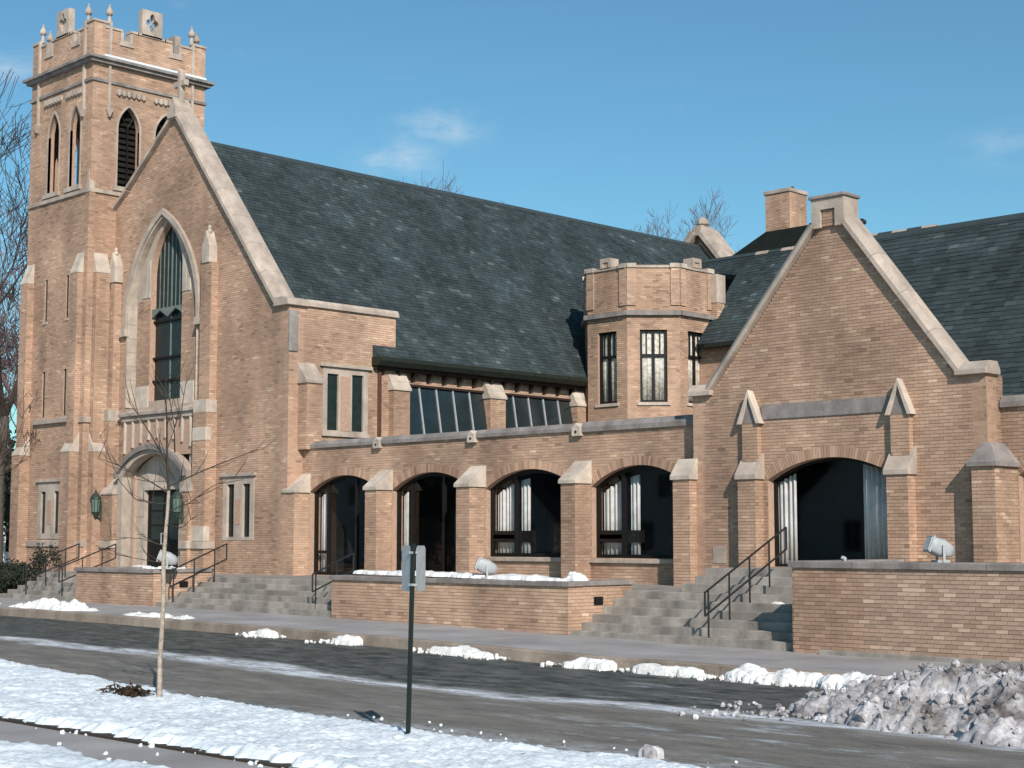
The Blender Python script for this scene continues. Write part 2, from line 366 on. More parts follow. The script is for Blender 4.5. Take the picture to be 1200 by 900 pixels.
def seg_arch(x0, x1, zb, zs, zc, n=16):
    """segmental arch outline, counter-clockwise from bottom left"""
    w = (x1 - x0) / 2; h = zc - zs; r = (w * w + h * h) / (2 * h); cx = (x0 + x1) / 2; cz = zc - r; a = math.asin(min(1, w / r))
    return [(x0, zb), (x1, zb)] + [(cx + r * math.sin(t), cz + r * math.cos(t)) for t in [a - 2 * a * k / n for k in range(n + 1)]]
def pt_arch(x0, x1, zb, zs, za, n=9):
    w = (x1 - x0) / 2; xc = (x0 + x1) / 2; h = za - zs; r = (w * w + h * h) / (2 * w); cx = x0 + r     # left arc centre
    pts = [(x0, zb), (x1, zb)]
    a1 = math.asin(h / r)
    rc = x1 - r
    pts += [(rc + r * math.cos(a1 * k / n), zs + r * math.sin(a1 * k / n)) for k in range(n + 1)]
    pts += [(cx - r * math.cos(a1 * k / n), zs + r * math.sin(a1 * k / n)) for k in range(n - 1, -1, -1)]
    return pts
def rect(x0, x1, z0, z1): return [(x0, z0), (x1, z0), (x1, z1), (x0, z1)]
def ring_bricks(parent, pl, x0, x1, zs, zc, h=.22, name='arch_bricks', depth=.02, w=.066):
    """soldier course of radial bricks above a segmental opening"""
    W = (x1 - x0) / 2; H = zc - zs; r = (W * W + H * H) / (2 * H); cx = (x0 + x1) / 2; cz = zc - r; a = math.asin(W / r)
    n = int(2 * a * r / w); mb = MB()
    for k in range(n):
        t0 = -a + 2 * a * k / n + .006 / r; t1 = -a + 2 * a * (k + 1) / n - .006 / r
        q = [(cx + rr * math.sin(t), cz + rr * math.cos(t)) for rr, t in ((r, t0), (r, t1), (r + h, t1), (r + h, t0))]
        d = -.004 - rnd.random() * .004
        v = [pl.P(s, z, d) for s, z in q] + [pl.P(s, z, depth) for s, z in q]
        mb.add(v, [(0, 1, 2, 3), (0, 4, 5, 1), (1, 5, 6, 2), (2, 6, 7, 3), (3, 7, 4, 0)], 0, min(1, max(0, rnd.gauss(.45, .2))))
    return mb.build(name, 'brick', parent, tone=True, stuff=True)
def ring_outline(x0, x1, zs, zc, h=.22, zb=None):
    W = (x1 - x0) / 2; H = zc - zs; r = (W * W + H * H) / (2 * H); cx = (x0 + x1) / 2; cz = zc - r; a = math.asin(W / r); n = 16
    top = [(cx + (r + h) * math.sin(t), cz + (r + h) * math.cos(t)) for t in [a - 2 * a * k / n for k in range(n + 1)]]
    return [(x0, zb), (x1, zb), (x1, zs)] + top + [(x0, zs)]
def inset(L, c, d):
    """shrink an outline towards a centre column by distance d"""
    out = []
    zb = min(z for a, z in L)
    for a, z in L:
        v = Vector((c[0] - a, c[1] - z))
        k = d / max(v.length, .01)
        out.append((a + v.x * k * 1.15 if abs(a - c[0]) > .02 else a, max(z + v.y * k * 1.15, zb + d) if z > zb + .01 else zb + d))
    return out
def seg_window(parent, pl, x0, x1, zb, zs, zc, depth, mullions=(), transoms=(), name='window', fr=.07, frm='bronze_frame', gl='glass'):
    outer = seg_arch(x0, x1, zb, zs, zc); inner = seg_arch(x0 + fr, x1 - fr, zb + fr, zs, zc - fr)
    w = plate(MB(), pl, outer, [inner], depth, depth + .09).build(name, frm, parent)
    W = (x1 - x0) / 2; H = zc - zs; r = (W * W + H * H) / (2 * H); cx = (x0 + x1) / 2; cz = zc - r
    for m in mullions:
        zt = cz + math.sqrt(max(r * r - (m - cx) ** 2, 0)) - fr * .5
        a = MB(); plate(a, pl, rect(m - fr * .55, m + fr * .55, zb + fr, zt), [], depth + .004, depth + .085); a.build('mullion', frm, w)
    for (a0, a1, z) in transoms:
        a = MB(); plate(a, pl, rect(a0, a1, z - fr * .5, z + fr * .5), [], depth + .008, depth + .08); a.build('transom', frm, w)
    xs = [x0 + fr * .5] + list(mullions) + [x1 - fr * .5]
    g = MB(); plate(g, pl, seg_arch(x0 + fr * .5, x1 - fr * .5, zb + fr * .5, zs, zc - fr * .5), [], depth + .04, depth + .046); g.build('pane', gl, w)
    return w
def rect_window(parent, pl, x0, x1, z0, z1, depth, mull=(), trans=(), fr=.06, frm='bronze_frame', gl='glass', name='window', bar=.03):
    w = plate(MB(), pl, rect(x0, x1, z0, z1), [rect(x0 + fr, x1 - fr, z0 + fr, z1 - fr)], depth, depth + .08).build(name, frm, parent)
    for m in mull:
        plate(MB(), pl, rect(m - bar, m + bar, z0 + fr, z1 - fr), [], depth + .005, depth + .075).build('mullion', frm, w)
    for t in trans:
        plate(MB(), pl, rect(x0 + fr, x1 - fr, t - bar, t + bar), [], depth - .003, depth + .07).build('transom', frm, w)
    plate(MB(), pl, rect(x0 + fr * .5, x1 - fr * .5, z0 + fr * .5, z1 - fr * .5), [], depth + .035, depth + .041).build('pane', gl, w)
    return w
def curtain(parent, pl, x0, x1, z0, z1, depth, folds, mt='curtain', amp=.035, name='curtain', top=None):
    mb = MB(); n = folds * 6
    vs = []
    for k in range(n + 1):
        a = x0 + (x1 - x0) * k / n; d = depth + amp * math.sin(k / 6 * 2 * PI) + amp * .4 * math.sin(k * 1.7)
        zt = z1 if top is None else top(a)
        vs += [pl.P(a, z0, d), pl.P(a, zt, d)]
    mb.add(vs, [(2 * k, 2 * k + 2, 2 * k + 3, 2 * k + 1) for k in range(n)])
    o = mb.build(name, mt, parent, smooth=True)
    s = o.modifiers.new('thick', 'SOLIDIFY'); s.thickness = .01
    return o
def slates(parent, O, U, V, N, poly, w=.24, ex=.15, name='roof', base='slate_base', mt='slate', thick=.22):
    """roof plane: O origin, U along eave, V down the slope, N outward; poly in (u, v)"""
    O = Vector(O); U = Vector(U).normalized(); V = Vector(V).normalized(); N = Vector(N).normalized()
    Q = lambda a, b, h=0: tuple(O + U * a + V * b + N * h)
    mb = MB(); n = len(poly)
    mb.prism([Q(a, b, 0) for a, b in poly], -N * thick)
    o = mb.build(name, base, parent)
    sb = MB(); b0 = min(b for a, b in poly); b1 = max(b for a, b in poly)
    k = 0; b = b0
    while b < b1:
        e = min(b + ex, b1)
        for s0, s1 in crossings([poly], (b + e) / 2):
            a = s0 - (k % 2) * w / 2 - rnd.random() * .03
            while a < s1:
                ww = w * rnd.uniform(.75, 1.2); p, q = max(a, s0), min(a + ww - .008, s1); a += ww
                if q - p < .02: continue
                h = .014 + rnd.random() * .010; tl = rnd.uniform(-.012, .012)
                v = [Q(p, b - .03, .004), Q(q, b - .03, .004), Q(q, e + tl, h), Q(p, e + tl, h), Q(q, e + tl, 0), Q(p, e + tl, 0)]
                pos = Vector(v[0]); t = rnd.gauss(.42, .17) + .22 * noise.noise(pos * .45) + .32 * noise.noise(pos * 1.9)
                sb.add(v, [(0, 1, 2, 3), (3, 2, 4, 5)], 0, min(1, max(0, t)))
        b += ex; k += 1
    sb.build('slates', mt, o, tone=True, stuff=True)
    return o
def coping_run(parent, pts, y0, y1, th, step, mt='limestone', name='coping_stone', gap=.008):
    """stones laid along a line in the X-Z plane from pts[0] to pts[1]"""
    a = Vector((pts[0][0], 0, pts[0][1])); b = Vector((pts[1][0], 0, pts[1][1])); d = b - a; L = d.length; d.normalize(); nrm = Vector((-d.z, 0, d.x))
    if nrm.z < 0: nrm = -nrm
    n = max(1, round(L / step))
    for k in range(n):
        p = a + d * (L * k / n + gap / 2); q = a + d * (L * (k + 1) / n - gap / 2)
        j = rnd.uniform(-.004, .004)
        prof = [(y0 + j, 0), (y0 + j, th * .45), (y0 + .10, th), (y1 - .10, th), (y1, th * .45), (y1, 0)]
        vs = [(p.x + nrm.x * h, y, p.z + nrm.z * h) for y, h in prof]
        MB().prism(vs, q - p).build(name, mt, parent)
def coping_y(parent, x0, x1, ya, yb, z, th, step, mt='limestone', name='coping_stone', gap=.008):
    n = max(1, round(abs(yb - ya) / step))
    for k in range(n):
        p = ya + (yb - ya) * k / n + gap / 2; q = ya + (yb - ya) * (k + 1) / n - gap / 2; j = rnd.uniform(-.004, .004)
        vs = [(x1 + j, p, z), (x1 + j, p, z + th * .5), (x1 - .08, p, z + th), (x0 + .08, p, z + th), (x0, p, z + th * .5), (x0, p, z)]
        MB().prism(vs, (0, q - p, 0)).build(name, mt, parent)
def gz(x):
    """pavement level: rises gently towards the left end of the street"""
    return .18 * (1 - math.exp(-(-18 - x) / 8)) if x < -18 else 0.0

# ------------------------------------------------------------------ ground, road, pavement
def grid(name, mats, x0, x1, y0, y1, nx, ny, zf, parent=None, smooth=True):
    vs = [(x0 + (x1 - x0) * i / nx, y0 + (y1 - y0) * j / ny) for j in range(ny + 1) for i in range(nx + 1)]
    mb = MB(); mb.add([(x, y, zf(x, y)) for x, y in vs], [(j * (nx + 1) + i, j * (nx + 1) + i + 1, (j + 1) * (nx + 1) + i + 1, (j + 1) * (nx + 1) + i) for j in range(ny) for i in range(nx)])
    return mb.build(name, mats, parent, smooth=smooth)
struct(grid('ground', 'grass', -900, 700, -700, 900, 8, 8, lambda x, y: -.45, smooth=False))
RZ = -.15
def roadz(x, y): return RZ + gz(x) + .05 * math.exp(-((y - 15.5) / 2.6) ** 2) - .05 + .008 * noise.noise(Vector((x * .5, y * .5, 0)))
struct(grid('road', 'asphalt', -150, 60, 11.0, 19.62, 420, 40, roadz))
struct(grid('footpath', 'sidewalk', -150, 60, 7.3, 9.2, 210, 4, lambda x, y: RZ + gz(x) * .8 + .02))
sw = struct(grid('pavement', 'mortar', -150, 60, 19.78, 30, 210, 2, lambda x, y: gz(x) - .03))
for i in range(-58, 0):
    for j, (ya, yb) in enumerate(((19.78, 21.3), (21.3, 23.4))):
        x0 = i * 1.52 + .006; x1 = (i + 1) * 1.52 - .006
        if x1 > 10 or x0 < -62: continue
        m = MB(); d = rnd.uniform(-.003, .003); a, b = gz(x0), gz(x1)
        m.add([(x0, ya + .006, a + d), (x1, ya + .006, b + d), (x1, yb - .006, b + d), (x0, yb - .006, a + d),
               (x0, ya + .006, a - .06), (x1, ya + .006, b - .06), (x1, yb - .006, b - .06), (x0, yb - .006, a - .06)],
              [(0, 1, 2, 3), (4, 5, 1, 0), (5, 6, 2, 1), (6, 7, 3, 2), (7, 4, 0, 3)]); m.build('paving_slab', 'sidewalk', sw)
kb = thing('kerb', 'long stained concrete kerb between the church pavement and the wet road', 'kerb', (-20, 19.7, 0))
for i in range(-24, 2):
    x0 = i * 2.5 + .008; x1 = x0 + 2.5 - .016; m = MB()
    pts = [(x0, 19.60, RZ - .1 + gz(x0)), (x0, 19.63, gz(x0) - .02), (x0, 19.66, gz(x0) + .004), (x0, 19.77, gz(x0) + .004), (x0, 19.77, RZ - .1)]
    m.prism(pts, (x1 - x0, 0, gz(x1) - gz(x0))); m.build('kerb_stone', 'curb_stone', kb)

# ------------------------------------------------------------------ terrace: platform and its walls
def g0(x): return -.2
ter = struct(MB().box(-39.7, -21.0, 24.77, 30, -.2, .885).box(-60, -39.7, 25.2, 30, -.2, .88).box(-21.0, -10, 24.77, 25.0, -.2, .884).box(-20.0, -6, 25.72, 31, -.2, 1.335)
             .box(-21.0, -20, 25.0, 31, -.2, .883).box(-15.45, -6, 23.06, 25.72, -.2, 1.333).box(-28.2, -21.45, 23.14, 24.77, -.2, .882).box(-39.55, -36.25, 23.14, 24.77, -.2, .881).build('terrace', 'concrete'))

def terrace_wall(label, x0, x1, y0, y1, z0, zt, cap, ret_r=True, ret_l=False, singles=0, cop='grey_limestone', t=.34):
    w = thing('terrace_wall', label, 'wall', ((x0 + x1) / 2, y0, 0))
    MB().box(x0 + .01, x1 - .01, y0 + .01, y0 + t, z0, zt - .002).build('wall_core', 'mortar', w)
    f = FR(y0); L = brick_list(rect(x0, x1, z0, zt), [])
    if singles:
        full = [b for b in L if abs(b[1] - b[0] - (BL - MJ)) < .004 and b[1] < -11.35 and b[2] > z0 + .01]
        full.sort(key=lambda b: -b[0]); pick = set(full[:singles])
        me = None
        for b in sorted(pick, key=lambda b: (b[2], b[0])):
            if me is None:
                m = MB(); hw = (BL - MJ) / 2; hh = (CH - MJ) / 2
                m.add([(-hw, 0, -hh), (hw, 0, -hh), (hw, 0, hh), (-hw, 0, hh), (-hw, .016, -hh), (hw, .016, -hh), (hw, .016, hh), (-hw, .016, hh)],
                      [(0, 1, 2, 3), (0, 4, 5, 1), (1, 5, 6, 2), (2, 6, 7, 3), (3, 7, 4, 0)])
                o = m.build('brick', 'brick_single', w); me = o.data
            else:
                o = bpy.data.objects.new('brick', me); C.objects.link(o); o.parent = w; o.matrix_parent_inverse = Matrix.Translation(-Vector(w.location))
            o.location = ((b[0] + b[1]) / 2, y0 - rnd.random() * .003, (b[2] + b[3]) / 2)
        L = [b for b in L if b not in pick]
    bm_ = MB(); brick_mesh(bm_, f, L); bm_.build('brick_facing', 'brick', w, tone=True, stuff=True)
    n = max(1, round((x1 - x0) / 1.25))
    for k in range(n):
        a = x0 + (x1 - x0) * k / n; b = x0 + (x1 - x0) * (k + 1) / n
        a -= .05 if k == 0 else -.005; b += .05 if k == n - 1 else -.005
        prof = [(a, y0 - .05, zt), (a, y0 - .05, zt + cap * .8), (a, y0 - .02, zt + cap), (a, y0 + t + .03, zt + cap), (a, y0 + t + .05, zt + cap * .8), (a, y0 + t + .05, zt)]
        MB().prism(prof, (b - a, 0, 0)).build('coping_stone', cop, w)
    for side, on in (('r', ret_r), ('l', ret_l)):
        if not on: continue
        xa, xb = (x1 - t, x1) if side == 'r' else (x0, x0 + t)
        MB().box(xa + .01, xb - .01, y0 + t - .01, y1, z0, zt - .002).build('return_wall', 'mortar', w)
        b = MB(); brick_mesh(b, SD(xb), brick_list(rect(y0, y1, z0, zt), []))
        if side == 'l': brick_mesh(b, SL(xa), brick_list(rect(-y1, -y0, z0, zt), []))
        if side == 'r' and singles: brick_mesh(b, SL(xa), brick_list(rect(-y1, -y0, z0, zt), []))
        b.build('brick_facing', 'brick', w, tone=True, stuff=True)
        n = max(1, round((y1 - y0 - t) / 1.1))
        for k in range(n):
            a = y0 + t + .055 + (y1 - y0 - t) * k / n; c = y0 + t + .05 + (y1 - y0 - t) * (k + 1) / n
            MB().box(xa - .05, xb + .05, a, c - .005, zt, zt + cap - .002).build('coping_stone', cop, w, bevel=.012)
    return w
SY = [22.87 + .317 * k for k in range(6)]
tw1 = terrace_wall('low brick terrace wall at the far left behind the young tree', -39.9, -35.95, 22.8, 24.65, gz(-38) - .1, 1.03, .10, ret_l=True)
tw2 = terrace_wall('long middle brick terrace wall with snow along its coping, behind the signpost', -28.5, -21.12, 22.8, 24.72, gz(-25) - .1, 1.0, .10, ret_l=True)
# the right wall: its nearest bricks are single parts
tw3 = terrace_wall('tall right-hand brick terrace wall behind the dirty snow heap', -15.79, -6.0, 22.72, 25.7, -.05, 1.445, .115, ret_r=False, ret_l=True, singles=300, cop='grey_limestone')
MB().box(-15.2, -6, 22.60, 22.715, -.1, .075).build('plinth', 'concrete', tw3, bevel=.01)
# recessed step lights in the wall returns
for w, y, x, z in ((tw2, 23.55, -21.12, .70), (tw1, 23.6, -35.95, .72)):
    MB().box(x - .03, x + .022, y, y + .26, z - .08, z + .08).box(x - .02, x + .03, y + .02, y + .24, z - .06, z + .06).build('step_light', 'bronze_frame', w)

def steps(label, x0, x1, ys, z0, dz, first_extra=(0,), back=None):
    s = thing('steps', label, 'steps', ((x0 + x1) / 2, ys[0], 0))
    n = len(ys)
    for k, y in enumerate(ys):
        xa, xb = x0, x1 + (first_extra[k] if k < len(first_extra) else 0)
        yb = ys[k + 1] + .06 if k + 1 < n else (back or y + .4)
        j = rnd.uniform(-.004, .004)
        m = MB().box(xa + .004, xb - .004, y + j, yb, (z0 + dz * k - .18 if k == 0 else z0 + dz * (k - 1) + .0 + dz * .0 + .001 * 0), z0 + dz * (k + 1) - .002 * (k % 2))
        # nosing line
        o = m.build('step', 'concrete', s, bevel=.012)
    return s
st_r = steps('broad grey steps with a handrail, left of the tall right-hand wall', -21.12, -15.8, SY, 0, .147, (.75, .35), back=24.9)
up_y = [25.0, 25.37, 25.73]
for k, y in enumerate(up_y):
    MB().box(-20.05 + .02 * k + k * .03, -15.4, y, (up_y[k + 1] + .05 if k < 2 else 26.4), .87, .885 + .152 * (k + 1) - (.003 if k == 2 else 0)).build('step', 'concrete', st_r, bevel=.012)
st_m = steps('weathered stone steps between the left and middle terrace walls', -35.93, -28.52, SY, gz(-32), .126, back=24.9)
st_l = steps('steps at the far left leading to the church door, beside the dark shrubs', -44.6, -39.92, SY, gz(-41), .117, back=25.4)

def handrail(label, x, y0, zst, rise, n, grp=None, first=.0, up=.86, low=.45, run=.317, ph=2):
    """two-bar iron handrail climbing a flight in +Y"""
    r = thing('handrail', label, 'handrail', (x, y0, zst), grp)
    sl = rise / run
    L = run * n
    for h in (up, low):
        MB().tube((x, y0 - .10, zst + h - .10 * sl), (x, y0 + L, zst + h + L * sl), .02, n=8).build('rail', 'iron', r)
    MB().tube((x, y0 - .10, zst + up - .10 * sl), (x, y0 - .10, zst + low - .1 * sl), .02).build('rail_end', 'iron', r)
    MB().tube((x, y0 + L, zst + up + L * sl), (x, y0 + L, zst + low + L * sl), .02).build('rail_end', 'iron', r)
    k = 0
    while k * run * ph <= L + .01:
        y = y0 + k * run * ph; zb = zst + rise * round((y - y0) / run)
        MB().tube((x, y, zb - .02), (x, y, zst + up + (y - y0) * sl), .018).build('post', 'iron', r); k += 1
    return r
handrail('black iron handrail on the broad right-hand steps', -17.8, 22.97, .147, .147, 7.8, up=.86, low=.44)
handrail('black iron handrail on the middle steps, beside the left terrace wall', -35.3, 22.99, gz(-35) + .12, .126, 5.2)
handrail('short black iron handrail on the middle steps, beside the middle wall', -29.6, 23.2, gz(-29) + .14, .126, 3.6)
handrail('left black iron handrail of the pair on the far-left steps', -43.1, 22.99, gz(-43) + .11, .117, 5.4, 'paired handrails on the far-left steps')
handrail('right black iron handrail of the pair, next to the left terrace wall', -41.0, 22.99, gz(-41) + .11, .117, 5.4, 'paired handrails on the far-left steps')

# ------------------------------------------------------------------ gabled hall on the right
hall = thing('gabled_hall', 'brick hall with a steep stone-coped gable and a wide arched window, behind the right-hand steps', 'building', (-18.2, 27.75, 0))
YG = 27.75
GA = (-19.87, -16.73, 1.34, 3.18, 3.62)
outl = [(-21.87, .6), (-14.73, .6), (-14.73, 5.1), (-15.28, 5.1), (-17.86, 8.46), (-17.86, 8.95), (-18.47, 8.95), (-18.47, 8.46), (-21.36, 5.13), (-21.87, 5.13)]
ga = seg_arch(*GA)
wall(hall, FR(YG), outl, [ga, rect(-21.35, -21.0, 1.40, 1.78)], .4, [ring_outline(GA[0], GA[1], GA[3], GA[4], .235, GA[2]), rect(-21.35, -21.0, 1.40, 1.78), rect(-20.0, -16.7, 4.48, 4.80)])
ring_bricks(hall, FR(YG), GA[0], GA[1], GA[3], GA[4], .235)
MB().box(-21.35, -21.0, YG - .012, YG + .2, 1.40, 1.78).build('plaque', 'limestone', hall)
# side walls of the gable block
wall(hall, SD(-14.73), rect(YG, 28.4, .6, 5.1), [], .3)
wall(hall, SL(-21.87), rect(-28.4, -YG, .6, 5.13), [], .3)
for k, (a, b) in enumerate(((-19.99, -18.45), (-18.45, -16.76))):
    MB().box(a + .003, b - .003, YG - .035, YG + .2, 4.48, 4.80).build('stone_band', 'grey_limestone', hall, bevel=.01)
coping_run(hall, [(-21.36, 5.15), (-18.50, 8.48)], YG - .13, YG + .42, .20, 1.15, 'limestone')
coping_run(hall, [(-15.28, 5.12), (-17.82, 8.48)][::-1], YG - .13, YG + .42, .20, 1.0, 'limestone')
for x0, x1, e0, e1 in ((-21.93, -21.30, 0, 1), (-15.33, -14.65, 1, 0)):
    MB().prism([(x0, YG - .14, 5.10), (x0, YG - .14, 5.20), (x0, YG + .0, 5.36), (x0, YG + .34, 5.36), (x0, YG + .44, 5.2), (x0, YG + .44, 5.10)], (x1 - x0, 0, 0)).build('kneeler', 'limestone', hall, bevel=.01)
# apex block: stone frame round a small brick panel
plate(MB(), FR(YG - .12), [(-18.56, 8.44), (-18.56, 9.05), (-17.76, 9.05), (-17.76, 8.44), (-17.98, 8.44), (-17.98, 8.82), (-18.34, 8.82), (-18.34, 8.44)][::-1], [], 0, .56).build('apex_block', 'limestone', hall, bevel=.015)
MB().box(-18.60, -17.72, YG - .17, YG + .48, 9.052, 9.13).build('apex_cap', 'grey_limestone', hall, bevel=.02)
brick_box(hall, -18.33, -17.99, YG - .06, YG + .3, 8.47, 8.81, 'apex_panel', 'f')
# piers flanking the big arch: stout base, sloped cap, slim shaft, gablet
for x0, x1 in ((-20.45, -19.99), (-16.79, -16.31)):
    p = brick_box(hall, x0, x1, 27.46, YG, 1.2, 3.20)
    cap_front(p, x0, x1, 27.46, YG - .0, 3.20, .10, 3.77, 'limestone')
    s = brick_box(hall, x0 + .03, x1 - .03, 27.61, YG, 3.5, 4.42, 'buttress_shaft')
    xm = (x0 + x1) / 2
    MB().prism([(x0 + .05, 27.60, 4.42), (x1 - .05, 27.60, 4.42), (xm, 27.60, 4.95)], (0, .15, 0)).build('gablet_panel', 'grey_limestone', s)
    for sg in (-1, 1):
        xe = xm + sg * .30
        MB().prism([(xe, 27.54, 4.40), (xe - sg * .09, 27.54, 4.40), (xm - sg * .0, 27.54, 4.99), (xm, 27.54, 5.13)], (0, .21, 0)).build('gablet_slope', 'pale_limestone', s)
# corner pier with a hipped cap
p = brick_box(hall, -14.90, -14.42, 27.40, 28.28, 1.2, 3.30)
MB().add([(-14.97, 27.33, 3.30), (-14.35, 27.33, 3.30), (-14.35, 28.28, 3.30), (-14.97, 28.28, 3.30),
          (-14.97, 27.33, 3.39), (-14.35, 27.33, 3.39), (-14.35, 28.28, 3.39), (-14.97, 28.28, 3.39),
          (-14.84, YG, 3.78), (-14.73, YG, 3.78), (-14.70, 28.28, 3.78), (-14.84, 28.28, 3.78)],
         [(0, 3, 2, 1), (0, 1, 5, 4), (1, 2, 6, 5), (2, 3, 7, 6), (3, 0, 4, 7), (4, 5, 9, 8), (5, 6, 10, 9), (6, 7, 11, 10), (7, 4, 8, 11), (8, 9, 10, 11)]) if False else None
m = MB(); m.add([(-14.97, 27.33, 3.30), (-14.35, 27.33, 3.30), (-14.35, 28.28, 3.30), (-14.97, 28.28, 3.30),
          (-14.97, 27.33, 3.39), (-14.35, 27.33, 3.39), (-14.35, 28.28, 3.39), (-14.97, 28.28, 3.39),
          (-14.84, YG, 3.78), (-14.66, YG, 3.78), (-14.66, 28.28, 3.78), (-14.84, 28.28, 3.78)],
         [(0, 3, 2, 1), (0, 1, 5, 4), (1, 2, 6, 5), (2, 3, 7, 6), (3, 0, 4, 7), (4, 5, 9, 8), (5, 6, 10, 9), (6, 7, 11, 10), (7, 4, 8, 11), (8, 9, 10, 11)])
m.build('cap', 'grey_limestone', p, bevel=.008)
# the big arched window with drawn-back curtains
w = seg_window(hall, FR(YG), *GA, .22, mullions=(), name='window', fr=.06)
arch_top = lambda x0, x1, zs, zc, off=.1: (lambda a: (lambda W, H: (zc - (W * W + H * H) / (2 * H)) + math.sqrt(max(((W * W + H * H) / (2 * H)) ** 2 - (a - (x0 + x1) / 2) ** 2, 0)) - off)((x1 - x0) / 2, zc - zs))
tp = arch_top(GA[0], GA[1], GA[3], GA[4])
curtain(hall, FR(YG), -19.85, -19.38, 1.36, 3.1, .36, 4, top=tp, amp=.045)
curtain(hall, FR(YG), -17.72, -17.10, 1.36, 3.1, .36, 5, top=tp, amp=.045)
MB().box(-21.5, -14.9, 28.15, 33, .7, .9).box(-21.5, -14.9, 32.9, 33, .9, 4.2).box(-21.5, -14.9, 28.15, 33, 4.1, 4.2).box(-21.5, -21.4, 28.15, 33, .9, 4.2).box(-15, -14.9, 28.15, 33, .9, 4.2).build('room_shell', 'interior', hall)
# wing to the right of the gable
W2 = (-14.40, -11.5, 1.34, 3.14, 3.62)
wall(hall, FR(28.28), rect(-14.73, -4, .6, 4.47), [seg_arch(*W2), seg_arch(-10.6, -7.6, 1.34, 3.14, 3.62)], .4, [ring_outline(W2[0], W2[1], W2[3], W2[4], .235, 1.34), ring_outline(-10.6, -7.6, 3.14, 3.62, .235, 1.34)])
ring_bricks(hall, FR(28.28), W2[0], W2[1], W2[3], W2[4], .235)
ring_bricks(hall, FR(28.28), -10.6, -7.6, W2[3], W2[4], .235)
seg_window(hall, FR(28.28), *W2, .22, mullions=(-13.2,)); seg_window(hall, FR(28.28), -10.6, -7.6, 1.34, 3.14, 3.62, .22, mullions=(-9.1,))
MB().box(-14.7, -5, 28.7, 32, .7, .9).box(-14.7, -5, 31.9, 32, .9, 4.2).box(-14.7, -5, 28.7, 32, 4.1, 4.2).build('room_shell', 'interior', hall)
coping_run(hall, [(-14.70, 4.47), (-4, 4.47)], 28.20, 28.68, .23, 1.3, 'grey_limestone')
# roofs
sq = math.sqrt(1 + 1.15 ** 2)
# main roof: eave at Y 28.7, ridge at Y 32.95
EY, EZ, RY, RZZ = 28.75, 4.42, 32.93, 9.23
vd = Vector((0, -(RY - EY), -(RZZ - EZ))); LR = vd.length
slates(hall, (-20.2, RY, RZZ), (1, 0, 0), vd, (0, -(RZZ - EZ), (RY - EY)), [(-.7, 0), (17, 0), (17, LR), (-1.6, LR), (-1.6, 2.2), (-.7, 1.2)], name='main_roof')
slates(hall, (-3.2, RY, RZZ), (-1, 0, 0), Vector((0, (RY - EY), -(RZZ - EZ))), (0, (RZZ - EZ), (RY - EY)), [(0, 0), (17.7, 0), (17.7, LR), (0, LR)], name='main_roof', w=.5, ex=.4)
for k in range(30):
    x = -20.9 + k * .56
    MB().prism([(x, RY - .13, RZZ - .10), (x, RY, RZZ + .045), (x, RY + .13, RZZ - .10)], (.55, 0, 0)).build('ridge_tile', 'slate_base', hall)
# gable roof running back from the coping
gl = Vector((-3.45, 0, -3.95)); gr = Vector((3.3, 0, -3.95)); 
MB().prism([(-18.16, YG + .3, 8.3), (-21.5, YG + .3, 4.5), (-14.9, YG + .3, 4.5)], (0, .08, 0)).build('gable_back', 'brick_plain', hall)
# roof vent just behind the apex
v = MB().tube((-20.7, 33.0, 9.0), (-20.7, 33.0, 9.66), .05, n=8).lathe(-20.7, 33.0, [(.06, 9.6), (.12, 9.64), (.12, 9.70), (.03, 9.76)], 8).build('vent_pipe', 'iron', hall)

# ------------------------------------------------------------------ arcade wing
arc = thing('arcade_wing', 'low brick wing with four arched openings between stone-capped buttresses', 'building', (-29, 28.05, 0))
YA = 28.05; YP = 27.5
AR = [(-36.12, -33.0, .9, 3.26, 3.71), (-32.5, -29.38, .9, 3.23, 3.69), (-28.85, -25.72, 1.47, 3.19, 3.66), (-25.22, -22.28, 1.46, 3.16, 3.645)]
holes = [seg_arch(*a) for a in AR]
wall(arc, FR(YA), rect(-36.46, -21.88, .7, 4.52), holes, .4, [ring_outline(a[0], a[1], a[3], a[4], .22, a[2]) for a in AR])
for a in AR: ring_bricks(arc, FR(YA), a[0], a[1], a[3], a[4])
for x0, x1 in ((-36.63, -36.13), (-32.98, -32.51), (-29.36, -28.87), (-25.70, -25.24), (-22.27, -21.80)):
    yb = YA if x1 < -21.9 else YG
    p = brick_box(arc, x0, x1, YP, yb, .7, 3.24)
    cap_front(p, x0, x1, YP, yb, 3.24, .09, 3.80 if x1 < -21.9 else 3.72)
# parapet coping in lengths, stone spouts between them
px = [-36.44, -33.05, -29.28, -25.6, -21.9]
for k in range(4):
    coping_run(arc, [(px[k] + (.11 if k else 0), 4.52 - .03 * (k == 3)), (px[k + 1] - .11, 4.52 - .03 * (k == 3))], YA - .07, YA + .40, .20 + .05 * (k == 3), 1.2, 'grey_limestone')
for x in px[1:4]:
    s = MB().box(x - .14, x + .14, YA - .13, YA + .30, 4.40, 4.60).prism([(x - .14, YA - .13, 4.601), (x + .14, YA - .13, 4.601), (x, YA - .13, 4.72)], (0, .43, 0)).build('stone_spout', 'pale_limestone', arc, bevel=.01)
    MB().tube((x, YA - .14, 4.50), (x, YA - .10, 4.50), .035, n=10).build('spout_hole', 'iron', s)
